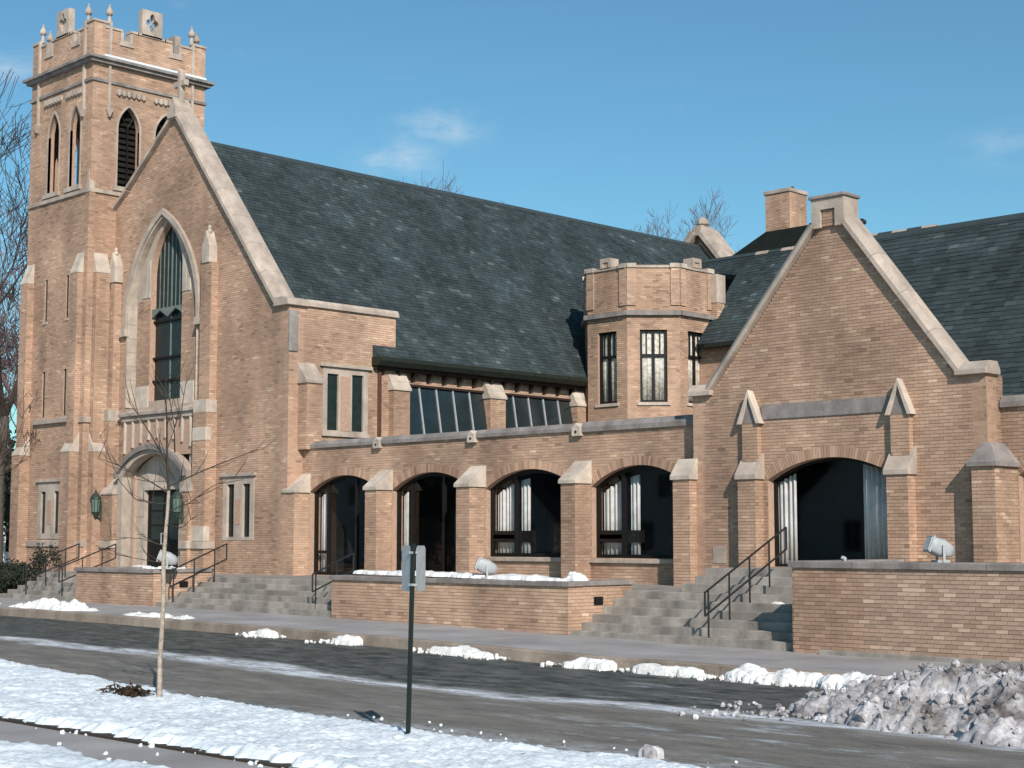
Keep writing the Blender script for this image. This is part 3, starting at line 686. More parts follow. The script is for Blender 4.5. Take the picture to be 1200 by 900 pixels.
# doors in arches 1 and 2, windows in 3 and 4
for i, a in enumerate(AR):
    W = a[1] - a[0]
    if i < 2: w = seg_window(arc, FR(YA), *a, .18, mullions=(a[0] + W * .20, a[0] + W * .6), transoms=((a[0] + .05, a[0] + W * .20, 1.55),), name='glazed_door', fr=.09, gl='glass')
    else:
        w = seg_window(arc, FR(YA), *a, .18, mullions=(a[0] + W * .29,), transoms=((a[0] + .05, a[0] + W * .29, 1.98),), name='window', fr=.10)
        plate(MB(), FR(YA), rect(a[0] + .1, a[0] + W * .29 - .03, 1.86, 2.10), [], .188, .265).build('transom_panel', 'bronze_frame', w)
        MB().box(a[0] - .10, a[1] + .0, YA - .07, YA + .2, a[2] - .10, a[2]).build('sill', 'limestone', arc, bevel=.01)
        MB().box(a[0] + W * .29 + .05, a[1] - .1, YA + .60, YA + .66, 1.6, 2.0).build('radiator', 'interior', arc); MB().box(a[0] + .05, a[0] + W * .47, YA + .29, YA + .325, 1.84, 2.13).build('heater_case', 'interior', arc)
    tp = arch_top(a[0], a[1], a[3], a[4], .2)
    if i == 0: curtain(arc, FR(YA), a[0] + .12, a[0] + .55, .95, 3, .36, 3, top=tp)
    if i == 1: curtain(arc, FR(YA), a[0] + .10, a[0] + .30, .95, 3, .36, 2, top=tp)
    if i == 2: curtain(arc, FR(YA), a[0] + .10, a[0] + .72, 1.55, 3, .36, 5, top=tp); curtain(arc, FR(YA), a[0] + .95, a[0] + 1.25, 1.55, 3, .36, 2, top=tp)
    if i == 3: curtain(arc, FR(YA), a[0] + .10, a[0] + .66, 1.55, 3, .36, 4, top=tp); curtain(arc, FR(YA), a[0] + .95, a[0] + 1.22, 1.55, 3, .36, 2, top=tp)
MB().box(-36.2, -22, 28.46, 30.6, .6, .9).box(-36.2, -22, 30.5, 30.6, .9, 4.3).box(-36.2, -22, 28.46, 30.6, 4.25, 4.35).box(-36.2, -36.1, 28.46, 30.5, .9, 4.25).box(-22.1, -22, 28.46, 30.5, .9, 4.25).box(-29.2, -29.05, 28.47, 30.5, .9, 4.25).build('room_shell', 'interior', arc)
MB().box(-36.3, -21.9, 28.44, 42, 4.36, 4.44).build('flat_roof', 'tar_roof', arc)

# ------------------------------------------------------------------ church: gable front, nave, clerestory
ch = thing('church', 'brick church with a pointed gable, tall traceried window and long slate roof', 'church', (-41.3, 27.5, 0))
YC = 27.5; XS = -36.47
OW = (-45.25, -41.15, 6.15, 8.95, 12.35)           # outer arch of the great window
IW = (-44.12, -42.28, 6.35, 10.4, 12.12)            # the light itself
PT = (-44.72, -41.42, .9, 3.90, 4.60)              # portal recess
lanc = [(-39.42, -39.05, 1.98, 3.55), (-38.62, -38.25, 1.98, 3.55)]
gout = [(-46.15, .6), (XS, .6), (XS, 8.70), (-37.06, 8.70), (-42.60, 15.45), (-45.3, 13.45), (-46.15, 12.9)]
own = pt_arch(*OW)
wall(ch, FR(YC), gout, [own, rect(-39.62, -38.05, 1.88, 3.78), rect(-44.6, -41.5, .9, 4.7)], .55,
     [own, rect(-39.62, -38.05, 1.88, 3.78), rect(-45.1, -41.2, .9, 5.0), rect(-45.3, -41.2, 5.95, 6.25)])
# --- great window
gw = plate(MB(), FR(YC), arch_band(pt_arch(OW[0] - .17, OW[1] + .17, 8.55, OW[3], OW[4] + .20), pt_arch(OW[0], OW[1], 8.55, OW[3], OW[4])), [], -.10, .06)
gwo = gw.build('great_window', 'limestone', ch)
for x in (OW[0] - .12, OW[1] + .12):
    MB().prism([(x - .2, YC - .14, 8.55), (x + .2, YC - .14, 8.55), (x + .12, YC - .14, 8.80), (x - .12, YC - .14, 8.80)], (0, .15, 0)).build('hood_stop', 'limestone', gwo, bevel=.01)
# stone jamb lining in courses
for sx, xx in ((1, OW[0]), (-1, OW[1])):
    for k in range(6):
        z = 6.2 + k * .46
        MB().box(min(xx - .004, xx + sx * .05), max(xx - .004, xx + sx * .05), YC - .03, YC + .5, z, z + .452).build('jamb_stone', 'pale_limestone', gwo)
pa = pt_arch(OW[0] - .003, OW[1] + .003, 8.96, 8.96, OW[4] + .003)
pb = pt_arch(OW[0] + .05, OW[1] - .05, 8.96, 8.96, OW[4] - .06)
plate(MB(), FR(YC), arch_band(pa, pb), [], -.03, .5).build('arch_lining', 'pale_limestone', gwo)
wall(gwo, FR(YC + .50), rect(OW[0] - .1, OW[1] + .1, 6.1, 12.45), [pt_arch(IW[0] - .05, IW[1] + .05, IW[2], IW[3], IW[4] - .05)], .1, name='recess_wall', bricks=False)
insw = wall(gwo, FR(YC + .14), [(-44.88, 6.15), (-41.50, 6.15), (-41.50, 10.2), (-41.9, 11.0), (-42.5, 11.8), (-43.2, 12.28), (-43.9, 11.8), (-44.5, 11.0), (-44.88, 10.2)],
            [pt_arch(*IW)], .34, [pt_arch(*IW), rect(-44.95, -41.4, 9.7, 12.5), rect(-44.95, -41.4, 6.1, 6.9)], name='inner_wall')
for x0, x1, z0, z1 in ((-44.86, -44.125, 6.15, 6.85), (-42.275, -41.52, 6.15, 6.85), (-44.36, -44.125, 9.75, 11.0), (-42.275, -42.04, 9.75, 11.0), (-44.6, -44.365, 9.75, 10.15), (-42.035, -41.8, 9.75, 10.15)):
    MB().box(x0, x1, YC + .12, YC + .30, z0, z1).build('dressed_stone', 'pale_limestone', gwo, bevel=.01)
lt = plate(MB(), FR(YC + .30), pt_arch(*IW), [], .06, .07).build('leaded_pane', 'leaded_glass', gwo)
for k in range(1, 8):
    x = IW[0] + (IW[1] - IW[0]) * k / 8
    wdt = .011 if k % 4 else .03
    zt = 11.0 + .95 * (1 - abs(k - 4) / 4) ** .8
    z0 = 9.4 if k != 4 else 6.4
    MB().box(x - wdt, x + wdt, YC + .335, YC + .365, z0, zt).build('mullion', 'mullion_grey', gwo)
for z in (7.0, 7.75, 8.95):
    MB().box(IW[0], IW[1], YC + .27, YC + .35, z - .035, z + .035).build('transom', 'bronze_frame', gwo)
for c in (0, 1):
    xa = IW[0] + c * (IW[1] - IW[0]) / 2; plate(MB(), FR(YC + .25), [(xa, 9.05), (xa + .46, 9.30), (xa + .92, 9.05), (xa + .92, 9.36), (xa, 9.36)], [], -.05, .01).build('light_head', 'mullion_grey', gwo)
# sloping sill and blind tracery panel over the door
MB().prism([(OW[0] - .12, YC - .22, 5.88), (OW[0] - .12, YC - .22, 5.98), (OW[0] - .12, YC + .5, 6.3), (OW[0] - .12, YC + .5, 5.88)], (OW[1] - OW[0] + .24, 0, 0)).build('great_sill', 'limestone', ch, bevel=.01)
tr = MB().box(-45.2, -41.2, YC - .06, YC + .01, 4.55, 5.88).build('tracery_panel', 'brick_plain', ch)
for k in range(9):
    x = -45.1 + k * .475
    zb = 4.66 + .45 * (1 - ((x + 43.08) / 2.05) ** 2)
    MB().box(x - .04, x + .04, YC - .13, YC - .055, zb, 5.72).build('tracery_bar', 'pale_limestone', tr, bevel=.01)
MB().box(-45.25, -41.15, YC - .14, YC - .05, 5.72, 5.877).build('tracery_rail', 'limestone', tr, bevel=.01)
# --- portal
po = plate(MB(), FR(27.12), arch_band(seg_arch(PT[0] - .28, PT[1] + .28, .9, 4.02, 4.82), seg_arch(PT[0], PT[1], .9, PT[3], PT[4])), [], 0, .36).build('portal', 'limestone', ch)
plate(MB(), FR(27.0), arch_band(seg_arch(PT[0] - .34, PT[1] + .34, 3.85, 4.02, 4.90), seg_arch(PT[0] - .20, PT[1] + .20, 3.85, 4.0, 4.74)), [], 0, .14).build('hood_mould', 'grey_limestone', po)
plate(MB(), FR(27.62), seg_arch(PT[0] - .05, PT[1] + .05, .9, 3.92, 4.63), [rect(-44.10, -41.98, .899, 3.47)], 0, .2).build('tympanum_wall', 'pale_limestone', po)
MB().prism([(-43.75, 27.60, 3.75), (-42.35, 27.60, 3.75), (-43.05, 27.60, 4.25)], (0, .04, 0)).build('tympanum', 'limestone', po)
MB().box(-44.15, -41.93, 27.57, 27.66, 3.47, 3.60).build('lintel', 'pale_limestone', po, bevel=.01)
for k in range(5): MB().box(-44.70, -44.14, 27.60, 27.63, .95 + k * .56, .95 + k * .56 + .545).build('jamb_stone', 'pale_limestone', po)
for x0, x1 in ((-44.08, -43.06), (-43.03, -42.0)):
    d = plate(MB(), FR(27.70), rect(x0, x1, .9, 3.46), [rect(x0 + .14, x1 - .14, 1.9, 3.28)], 0, .06).build('door', 'bronze_frame', po)
    plate(MB(), FR(27.72), rect(x0 + .12, x1 - .12, 1.88, 3.30), [], 0, .01).build('pane', 'leaded_glass', d)
    for k in range(1, 3): MB().box(x0 + .12, x1 - .12, 27.69, 27.73, 1.9 + k * .46 - .02, 1.9 + k * .46 + .02).build('glazing_bar', 'bronze_frame', d)
    xh = x1 - .1 if x0 < -43.5 else x0 + .1
    MB().tube((xh, 27.62, 1.75), (xh, 27.62, 2.1), .018).tube((xh, 27.70, 1.76), (xh, 27.62, 1.76), .014).tube((xh, 27.70, 2.09), (xh, 27.62, 2.09), .014).build('handle', 'galvanised', d)
# side blocks of the portal
for x0, x1 in ((-46.12, -45.06), (-41.09, -40.70)):
    p = brick_box(ch, x0, x1, 26.98, YC, .8, 3.35)
    cap_front(p, x0, x1, 26.98, YC - .03, 3.35, .06, 4.05, 'limestone', ov=.03)
    MB().box(x0 - .04, x1 + .04, 26.92, YC - .02, 1.62, 1.86).build('water_table', 'limestone', p, bevel=.015)
# pilasters each side of the great window
for x0, x1 in ((-40.72, -40.03), (-46.0, -45.62)):
    p = brick_box(ch, x0, x1, 27.10, YC, .8, 5.75)
    s = brick_box(ch, x0 + .06, x1 - .06, 27.24, YC, 6.15, 10.4, 'pilaster')
    MB().box(x0, x1 + .01, 27.09, YC - .01, 5.752, 6.149).build('dressed_stone', 'pale_limestone', ch, bevel=.01)
    if x0 > -42: MB().box(x0 - .01, x1 + .012, 27.085, 27.3, 4.9, 5.3).build('dressed_stone', 'pale_limestone', p, bevel=.01); MB().box(x0 - .012, x1 + .014, 27.08, 27.3, 1.85, 2.3).build('dressed_stone', 'pale_limestone', p, bevel=.01)
    MB().box(x0 - .05, x1 + .05, 27.04, YC - .02, 1.62, 1.84).build('water_table', 'limestone', p, bevel=.015)
    xm = (x0 + x1) / 2; h = .20
    MB().box(xm - h, xm + h, 27.20, YC, 10.4, 10.9).prism([(xm - h, 27.20, 10.901), (xm + h, 27.20, 10.901), (xm, 27.20, 11.4)], (0, .3, 0)).lathe(xm, 27.34, [(.04, 11.3), (.09, 11.38), (.05, 11.46), (.07, 11.52), (.01, 11.6)], 8).build('finial', 'pale_limestone', s, bevel=.01)
# --- paired lancets low on the right
fr = plate(MB(), FR(YC - .02), rect(-39.62, -38.05, 1.88, 3.78), [rect(a, b, c, d) for a, b, c, d in lanc], 0, .3).build('window', 'limestone', ch)
MB().box(-38.98, -38.69, YC - .03, YC + .1, 2.35, 3.1).build('brick_panel', 'brick_plain', fr)
MB().box(-39.72, -37.95, YC - .09, YC + .05, 3.782, 3.88).build('hood_mould', 'limestone', fr)
for a, b, c, d in lanc: plate(MB(), FR(YC + .07), rect(a, b, c, d), [], 0, .01).build('pane', 'leaded_glass', fr); MB().box((a + b) / 2 - .015, (a + b) / 2 + .015, YC + .05, YC + .08, c, d).build('mullion', 'bronze_frame', fr)
MB().box(-38.0, XS, YC - .05, YC + .02, 1.64, 1.82).box(-39.95, -39.7, YC - .05, YC + .02, 1.64, 1.82).build('water_table', 'limestone', ch) if False else None
# --- gable coping, kneeler and cross
coping_run(ch, [(-37.00, 8.74), (-42.50, 15.44)], YC - .16, YC + .62, .24, 1.25, 'limestone')
coping_run(ch, [(-42.70, 15.42), (-45.3, 13.49)][::-1], YC - .16, YC + .62, .24, 1.2, 'limestone')
coping_run(ch, [(-46.15, 12.92), (-45.32, 13.45)], YC - .16, YC + .62, .22, 1.2, 'limestone')
MB().prism([(XS + .12, YC - .15, 8.70), (XS + .12, YC - .15, 8.86), (XS - .12, YC - .15, 8.96), (-37.05, YC - .15, 8.96), (-37.08, YC - .15, 8.70)], (0, .75, 0)).build('kneeler', 'limestone', ch, bevel=.015)
MB().box(-42.84, -42.36, YC - .2, YC + .5, 15.4, 15.75).prism([(-42.8, YC - .16, 15.751), (-42.4, YC - .16, 15.751), (-42.6, YC - .16, 16.1)], (0, .6, 0)).build('cross_base', 'limestone', ch, bevel=.01)
MB().box(-42.69, -42.51, YC + .06, YC + .24, 15.95, 17.0).box(-42.92, -42.28, YC + .065, YC + .235, 16.48, 16.68).build('stone_cross', 'limestone', ch, bevel=.02)
# --- short side wall that ends in a raised parapet
sl_ = [(28.92, 29.34, 5.12, 6.80), (29.86, 30.30, 5.12, 6.82)]
wall(ch, SD(XS), rect(YC, 31.58, .6, 8.72), [rect(28.75, 30.48, 5.02, 7.0)], .45, [rect(28.75, 30.48, 5.02, 7.0)])
fr = plate(MB(), SD(XS + .015), rect(28.75, 30.48, 5.02, 7.0), [rect(*a) for a in sl_], 0, .35).build('window', 'limestone', ch)
plate(MB(), SD(XS + .03), rect(29.42, 29.78, 5.12, 6.75), [], 0, .05).build('brick_panel', 'brick_plain', fr)
plate(MB(), SD(XS + .10), rect(28.62, 30.60, 7.002, 7.10), [], 0, .15).build('hood_mould', 'limestone', fr)
plate(MB(), SD(XS + .08), rect(28.70, 30.52, 4.94, 5.018), [], 0, .15).build('sill', 'limestone', fr)
for a in sl_: plate(MB(), SD(XS - .06), rect(*a), [], 0, .01).build('pane', 'leaded_glass', fr)
coping_y(ch, XS - .5, XS + .08, YC + .60, 31.66, 8.722, .21, 1.25)
wall(ch, BK(31.58), rect(-XS, -XS + .45, 5, 8.72), [], .1)
p = brick_box(ch, XS, XS + .42, 27.85, 28.40, 4.5, 6.42, 'side_buttress'); cap_side(p, 27.85, 28.40, XS + .42, XS, 6.42, .09, 7.05, 'limestone')
MB().box(XS - .02, XS + .05, YC - .02, YC + .30, 7.35, 8.55).build('corner_stone', 'grey_limestone', ch, bevel=.02)
# --- clerestory wall, sloped glazing, buttresses
XCL = -36.62
wall(ch, SD(XCL), rect(30.9, 40.6, 4.2, 7.15), [rect(32.1, 35.35, 5.2, 6.62), rect(36.35, 39.6, 5.2, 6.62)], .35)
for y0, y1 in ((31.32, 31.98), (35.45, 36.15), (39.62, 40.3)):
    p = brick_box(ch, XCL, XCL + .38, y0, y1, 4.4, 6.45, 'clerestory_buttress', 'frl')
    pts = [(XCL + .43, y0 - .04, 6.45), (XCL + .43, y0 - .04, 6.52), (XCL + .30, y0 - .04, 6.70), (XCL + .30, y0 - .04, 6.76), (XCL + .12, y0 - .04, 7.02), (XCL, y0 - .04, 7.02), (XCL, y0 - .04, 6.45)]
    MB().prism(pts, (0, y1 - y0 + .08, 0)).build('cap', 'pale_limestone', p, bevel=.01)
for y0, y1 in ((31.99, 35.44), (36.16, 39.61)):
    a = Vector((XCL + .02, 0, 6.66)); b = Vector((XCL + .33, 0, 4.95)); n_ = 5
    w = MB().prism([(a.x - .02, y0, a.z - .04), (a.x + .10, y0, a.z - .02), (a.x + .10, y0, a.z + .05), (a.x - .02, y0, a.z + .05)], (0, y1 - y0, 0)).build('sloping_window', 'dark_fascia', ch)
    MB().prism([(a.x, y0, a.z), (a.x + .012, y0, a.z), (b.x + .012, y0, b.z), (b.x, y0, b.z)], (0, y1 - y0, 0)).build('pane', 'patio_glass', w)
    for k in range(n_):
        y = y0 + .72 * k + .62
        if y > y1 - .04: continue
        MB().prism([(a.x + .01, y, a.z), (a.x + .055, y, a.z), (b.x + .055, y, b.z), (b.x + .01, y, b.z)], (0, .045, 0)).build('glazing_bar', 'galvanised', w)
# eaves: gutter, fascia, brackets, downpipes
gt = MB().prism([(-36.62, 30.62, 7.16), (-36.14, 30.62, 7.16), (-36.05, 30.62, 7.30), (-36.05, 30.62, 7.42), (-36.62, 30.62, 7.42)], (0, 9.4, 0)).build('gutter', 'green_metal', ch)
MB().box(-36.60, -36.30, 30.66, 40, 7.06, 7.158).build('fascia', 'dark_fascia', gt)
for k in range(14):
    y = 31.0 + k * .66
    MB().prism([(-36.60, y, 7.05), (-36.28, y, 7.05), (-36.59, y, 6.78)], (0, .05, 0)).build('bracket', 'dark_fascia', gt)
MB().box(-36.52, -36.40, 30.86, 30.98, 4.5, 7.15).build('downpipe', 'brown_pipe', gt, bevel=.02)
MB().box(-36.25, -36.13, 40.05, 40.17, 4.5, 7.15).build('downpipe', 'brown_pipe', gt, bevel=.02)
# --- nave roof
RX, RZn = -42.60, 14.86
dv = Vector((6.45, 0, 7.42 - RZn)); Ln = dv.length
slates(ch, (RX, 28.05, RZn), (0, 1, 0), dv, (-dv.z, 0, dv.x), [(0, 0), (26.7, 0), (26.7, Ln), (2.6, Ln), (2.6, Ln - .9), (0, Ln - .9)], w=.26, ex=.16, name='nave_roof')
slates(ch, (RX, 54.7, RZn), (0, -1, 0), Vector((-6.4, 0, -7.4)), (-7.4, 0, 6.4), [(0, 0), (23.5, 0), (23.5, Ln), (0, Ln)], w=.6, ex=.45, name='nave_roof')
for k in range(44):
    MB().prism([(RX - .12, 28.1 + k * .6, RZn - .10), (RX, 28.1 + k * .6, RZn + .04), (RX + .12, 28.1 + k * .6, RZn - .10)], (0, .59, 0)).build('ridge_tile', 'slate_base', ch)
MB().box(-48.9, -48.6, 31, 54.7, 0, 7.4).build('back_wall', 'brick_plain', ch)
# far gable: raised stone coping and brick
MB().prism([(-49, 54.7, 0), (-36.4, 54.7, 0), (-36.4, 54.7, 7.9), (-42.6, 54.7, 15.1), (-49, 54.7, 7.9)], (0, .5, 0)).build('far_gable_wall', 'brick_plain', ch)
fgc = [(-36.3, 8.0), (-42.52, 15.35)]
def coping_at(parent, pts, y0, y1, th, step, mt): coping_run(parent, pts, y0, y1, th, step, mt)
coping_at(ch, fgc, 54.4, 55.5, .42, 1.4, 'limestone')
coping_at(ch, [(-48.9, 8.0), (-42.68, 15.35)], 54.4, 55.5, .42, 1.4, 'limestone')
MB().box(-42.85, -42.35, 54.5, 55.3, 15.3, 15.75).lathe(-42.6, 54.9, [(.1, 15.7), (.3, 15.85), (.26, 16.05), (.05, 16.2)], 8).build('finial', 'limestone', ch, bevel=.02)

# ------------------------------------------------------------------ bell tower
tw = thing('bell_tower', 'tall square brick bell tower with battlements and pointed belfry openings, left of the church gable', 'tower', (-48.2, 28.7, 0))
X0, X1, Y0, Y1 = -50.28, -46.15, 26.5, 30.93
bel_f = [(-49.02, -48.27), (-47.55, -46.86)]
bel_s = [(27.50, 28.32), (28.95, 29.78)]
ZB0, ZBS, ZBA = 13.75, 15.75, 16.55
slit_f = [(-48.97, -48.78), (-47.55, -47.36)]
lanT = (-48.98, -47.42, 1.92, 3.82)
fh = [pt_arch(a, b, ZB0, ZBS, ZBA) for a, b in bel_f] + [rect(a, b, 9.3, 10.75) for a, b in slit_f] + [rect(a, b, 6.0, 7.6) for a, b in slit_f] + [rect(*lanT)]
sh = [pt_arch(a, b, ZB0, ZBS, ZBA) for a, b in bel_s]
wall(tw, FR(Y0), rect(X0, X1, .6, 17.85), fh, .22)
wall(tw, SD(X1), rect(Y0, Y1, .6, 17.85), sh, .22)
wall(tw, SL(X0), rect(-Y1, -Y0, .6, 17.85), [pt_arch(-b, -a, ZB0, ZBS, ZBA) for a, b in bel_s], .22)
wall(tw, BK(Y1), rect(-X1, -X0, .6, 17.85), [pt_arch(-b, -a, ZB0, ZBS, ZBA) for a, b in bel_f], .22)
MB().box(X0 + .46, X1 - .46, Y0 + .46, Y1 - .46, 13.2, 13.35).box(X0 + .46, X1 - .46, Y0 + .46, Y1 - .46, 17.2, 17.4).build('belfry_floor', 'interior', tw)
for pl, L in ((FR(Y0), bel_f), (SD(X1), bel_s)):
    for a, b in L:
        f = plate(MB(), pl, arch_band(pt_arch(a - .07, b + .07, ZB0, ZBS, ZBA + .10), pt_arch(a, b, ZB0, ZBS, ZBA)), [], -.02, .10).build('belfry_surround', 'limestone', tw)
        plate(MB(), pl, rect(a - .16, b + .16, ZB0 - .16, ZB0 - .002), [], -.10, .2).build('sill', 'limestone', f)
        m = (a + b) / 2
        if pl.N.x > .5:
            plate(MB(), pl, rect(m - .02, m + .02, ZB0, ZBS + .1), [], .06, .12).build('mullion', 'bronze_frame', f)
            for s in (-1, 1):
                q = MB(); q.tube(pl.P(m, ZBS + .1, .09), pl.P(m + s * (b - a) * .3, ZBS + .52, .09), .02, n=5).build('tracery', 'bronze_frame', f)
            lv = MB()
            for k in range(14):
                z = ZB0 - .02 + k * .20
                lv.add([pl.P(a - .1, z, .23), pl.P(b + .1, z, .23), pl.P(b + .1, z + .24, .36), pl.P(a - .1, z + .24, .36)], [(0, 1, 2, 3)])
            # louvres
            o = lv.build('louvres', 'interior', f); sd_ = o.modifiers.new('t', 'SOLIDIFY'); sd_.thickness = .02
for a, b in slit_f:
    for z0, z1 in ((9.3, 10.75), (6.0, 7.6)):
        plate(MB(), FR(Y0), rect(a - .0, b + .0, z0, z1), [], .05, .06).build('slit_pane', 'leaded_glass', tw)
        MB().box(a - .06, b + .06, Y0 - .03, Y0 + .02, z0 - .09, z0 - .001).build('sill', 'limestone', tw)
w = plate(MB(), FR(Y0 - .02), rect(*lanT), [rect(-48.80, -48.48, 2.1, 3.5), rect(-47.92, -47.60, 2.1, 3.5)], 0, .3).build('window', 'limestone', tw)
MB().box(-48.35, -48.05, Y0 - .03, Y0 + .1, 2.4, 3.2).build('brick_panel', 'brick_plain', w)
for a in (-48.80, -47.92): plate(MB(), FR(Y0 + .06), rect(a, a + .32, 2.1, 3.5), [], 0, .01).build('pane', 'leaded_glass', w)
MB().box(lanT[0] - .1, lanT[1] + .1, Y0 - .09, Y0 + .02, 3.822, 3.92).build('hood_mould', 'limestone', w)
MB().box(-49.35, -47.0, Y0 - .12, Y0 + .02, 5.78, 5.92).build('string_course', 'limestone', tw, bevel=.01)
for z in (1.66,): MB().box(X0 - .3, X1 + .1, Y0 - .06, Y0 + .05, z, z + .20).box(X1 - .05, X1 + .06, Y0 - .05, YC - .01, z, z + .199).build('water_table', 'limestone', tw, bevel=.01)
# rings: belfry sill band, lower moulding, main cornice
def ring(z0, z1, o, name, mt, i=.05, par=tw):
    pts = [(X0 - o, Y0 - o), (X1 + o, Y0 - o), (X1 + o, Y1 + o), (X0 - o, Y1 + o)]
    q = [(X0 + i, Y0 + i), (X1 - i, Y0 + i), (X1 - i, Y1 - i), (X0 + i, Y1 - i)]
    m = MB(); tri = tessellate_polygon([[Vector((x, y, 0)) for x, y in pts], [Vector((x, y, 0)) for x, y in q]]); fl = pts + q
    for z in (z0, z1): m.add([(x, y, z) for x, y in fl], [tuple(t) for t in tri])
    for L in (pts, q): m.add([(x, y, z0) for x, y in L] + [(x, y, z1) for x, y in L], [(k, (k + 1) % 4, 4 + (k + 1) % 4, 4 + k) for k in range(4)])
    return m.build(name, mt, par, bevel=.02)
ring(13.42, 13.55, .07, 'sill_band', 'limestone'); ring(17.22, 17.32, .06, 'moulding', 'grey_limestone')
ring(17.853, 17.96, .16, 'cornice_bed', 'grey_limestone'); co_ = ring(17.962, 18.05, .26, 'cornice', 'grey_limestone')
MB().box(X1 + .02, X1 + .262, Y0 + .3, Y1 - .1, 18.051, 18.13).build('cornice_snow', 'snow', tw, bevel=.012)
# corbel table
for pl, r0, r1 in ((FR(Y0), [(-49.3, -48.1), (-47.8, -46.6)], None), (SD(X1), [(27.35, 28.5), (28.8, 29.95)], None)):
    for a, b in r0:
        n = 6
        for k in range(n):
            s = a + (b - a) * (k + .2) / n
            plate(MB(), pl, [(s, 16.92), (s + .07, 16.86), (s + .14, 16.92), (s + .14, 17.08), (s, 17.08)], [], -.09, .02).build('corbel', 'limestone', tw)
# parapet with battlements
PZ0, PZ1 = 18.055, 19.05
def cren(a, b):
    L = b - a; z = PZ1; pts = [(a, PZ0), (b, PZ0), (b, z + .22)]
    prof = [(.90, .22), (.90, .06), (.76, .06), (.76, -.32), (.68, -.32), (.68, .1), (.62, .1), (.38, .1), (.32, .1), (.32, -.32), (.24, -.32), (.24, .06), (.10, .06), (.10, .22), (0, .22)]
    pts += [(a + L * f, z + h) for f, h in prof]; return pts
for pl, a, b in ((FR(Y0), X0, X1), (SD(X1), Y0, Y1), (SL(X0), -Y1, -Y0), (BK(Y1), -X1, -X0)):
    po_ = cren(a, b); pw = wall(tw, pl, po_, [], .32, name='parapet')
    # coping along the stepped top
    for k in range(2, len(po_) - 1):
        (s0, z0), (s1, z1) = po_[k], po_[k + 1]
        if abs(z0 - z1) < .01: plate(MB(), pl, rect(min(s0, s1) - .02, max(s0, s1) + .02, z0 + .001, z0 + .08), [], -.04, .36).build('coping', 'limestone', pw)
    L = b - a
    for f0, f1 in ((.24, .32), (.68, .76)):
        for s in (a + L * f0, a + L * f1): plate(MB(), pl, rect(s - .05, s + .05, PZ1 - .32, PZ1 + .05), [], -.03, .30).build('embrasure_stone', 'limestone', pw)
        plate(MB(), pl, rect(a + L * f0 - .1, a + L * f1 + .1, PZ1 - .42, PZ1 - .325), [], -.05, .31).build('embrasure_sill', 'limestone', pw)
    # pierced stone panel in the middle of each side
    m = a + L * .5; hw = .40
    circ = [(m + .21 * math.cos(t) * (1 + .25 * math.cos(4 * t)), PZ1 + .62 + .27 * math.sin(t) * (1 + .25 * math.cos(4 * t))) for t in [2 * PI * k / 24 for k in range(24)]]
    plate(MB(), pl, rect(m - hw, m + hw, PZ1 + .12, PZ1 + 1.06), [circ], -.04, .2).build('pierced_panel', 'limestone', pw)
    q = MB(); q.tube(pl.P(m - .2, PZ1 + .42, .08), pl.P(m + .2, PZ1 + .84, .08), .03, n=6).tube(pl.P(m + .2, PZ1 + .42, .08), pl.P(m - .2, PZ1 + .84, .08), .03, n=6); q.build('tracery', 'limestone', pw)
# engaged shafts with finials near the corners
for pl, ss in ((FR(Y0), (X0 + .55, X1 - .5)), (SD(X1), (Y0 + .6, Y1 - .55)), (SL(X0), (-Y1 + .55, -Y0 - .6)), (BK(Y1), (-X1 + .5, -X0 - .55))):
    for s in ss:
        sh_ = plate(MB(), pl, rect(s - .045, s + .045, 16.35, 19.35), [], -.085, .02).build('shaft', 'limestone', tw)
        plate(MB(), pl, [(s - .02, 16.05), (s + .02, 16.05), (s + .12, 16.3), (s + .12, 16.36), (s - .12, 16.36), (s - .12, 16.3)], [], -.13, .02).build('corbel', 'limestone', sh_)
        x, y, _ = pl.P(s, 0, .06)
        MB().lathe(x, y, [(.08, 19.3), (.06, 19.5), (.045, 19.56), (.12, 19.63), (.13, 19.70), (.08, 19.80), (.03, 19.90), (.04, 19.94), (.0, 20.0)], 8).build('finial', 'limestone', sh_)
# corner buttresses, two stages
def but_f(x0, x1, y, zt, zc, zb=.8):
    p = brick_box(tw, x0, x1, y, Y0, zb, zt, 'buttress', 'frl'); cap_front(p, x0, x1, y, Y0 - .01, zt, .05, zc, 'pale_limestone', ov=.015); return p
def but_s(y0, y1, x, zt, zc, zb=.8):
    p = brick_box(tw, X1, x, y0, y1, zb, zt, 'buttress', 'frb'); cap_side(p, y0, y1, x, X1 - .01, zt, .05, zc, 'pale_limestone', ov=.015); return p
but_f(-46.82, -46.36, 26.25, 10.7, 11.42, 5.0); but_f(-46.9, -46.34, 26.12, 4.75, 5.45)
but_f(-50.2, -49.72, 26.25, 10.7, 11.42, 5.0); but_f(-50.22, -49.68, 26.12, 4.75, 5.45)
but_s(26.70, 27.2, -45.92, 10.7, 11.42, 5.0); but_s(26.68, 27.22, -45.78, 4.75, 5.45)
for y0, y1 in ((26.7, 27.3), (30.1, 30.7)):
    for xx, zt, zc in ((-50.62, 10.7, 11.42), (-50.98, 4.75, 5.45)):
        p = brick_box(tw, xx, X0, y0, y1, .8, zt, 'buttress', 'flb')
        pts = [(xx - .03, y0 - .03, zt), (xx - .03, y0 - .03, zt + .05), (X0, y0 - .03, zc), (X0, y0 - .03, zt)]
        MB().prism(pts, (0, y1 - y0 + .06, 0)).build('cap', 'pale_limestone', p)
p = brick_box(tw, -50.6, X0, 26.7, 27.3, 11.2, 13.4, 'buttress', 'flb')
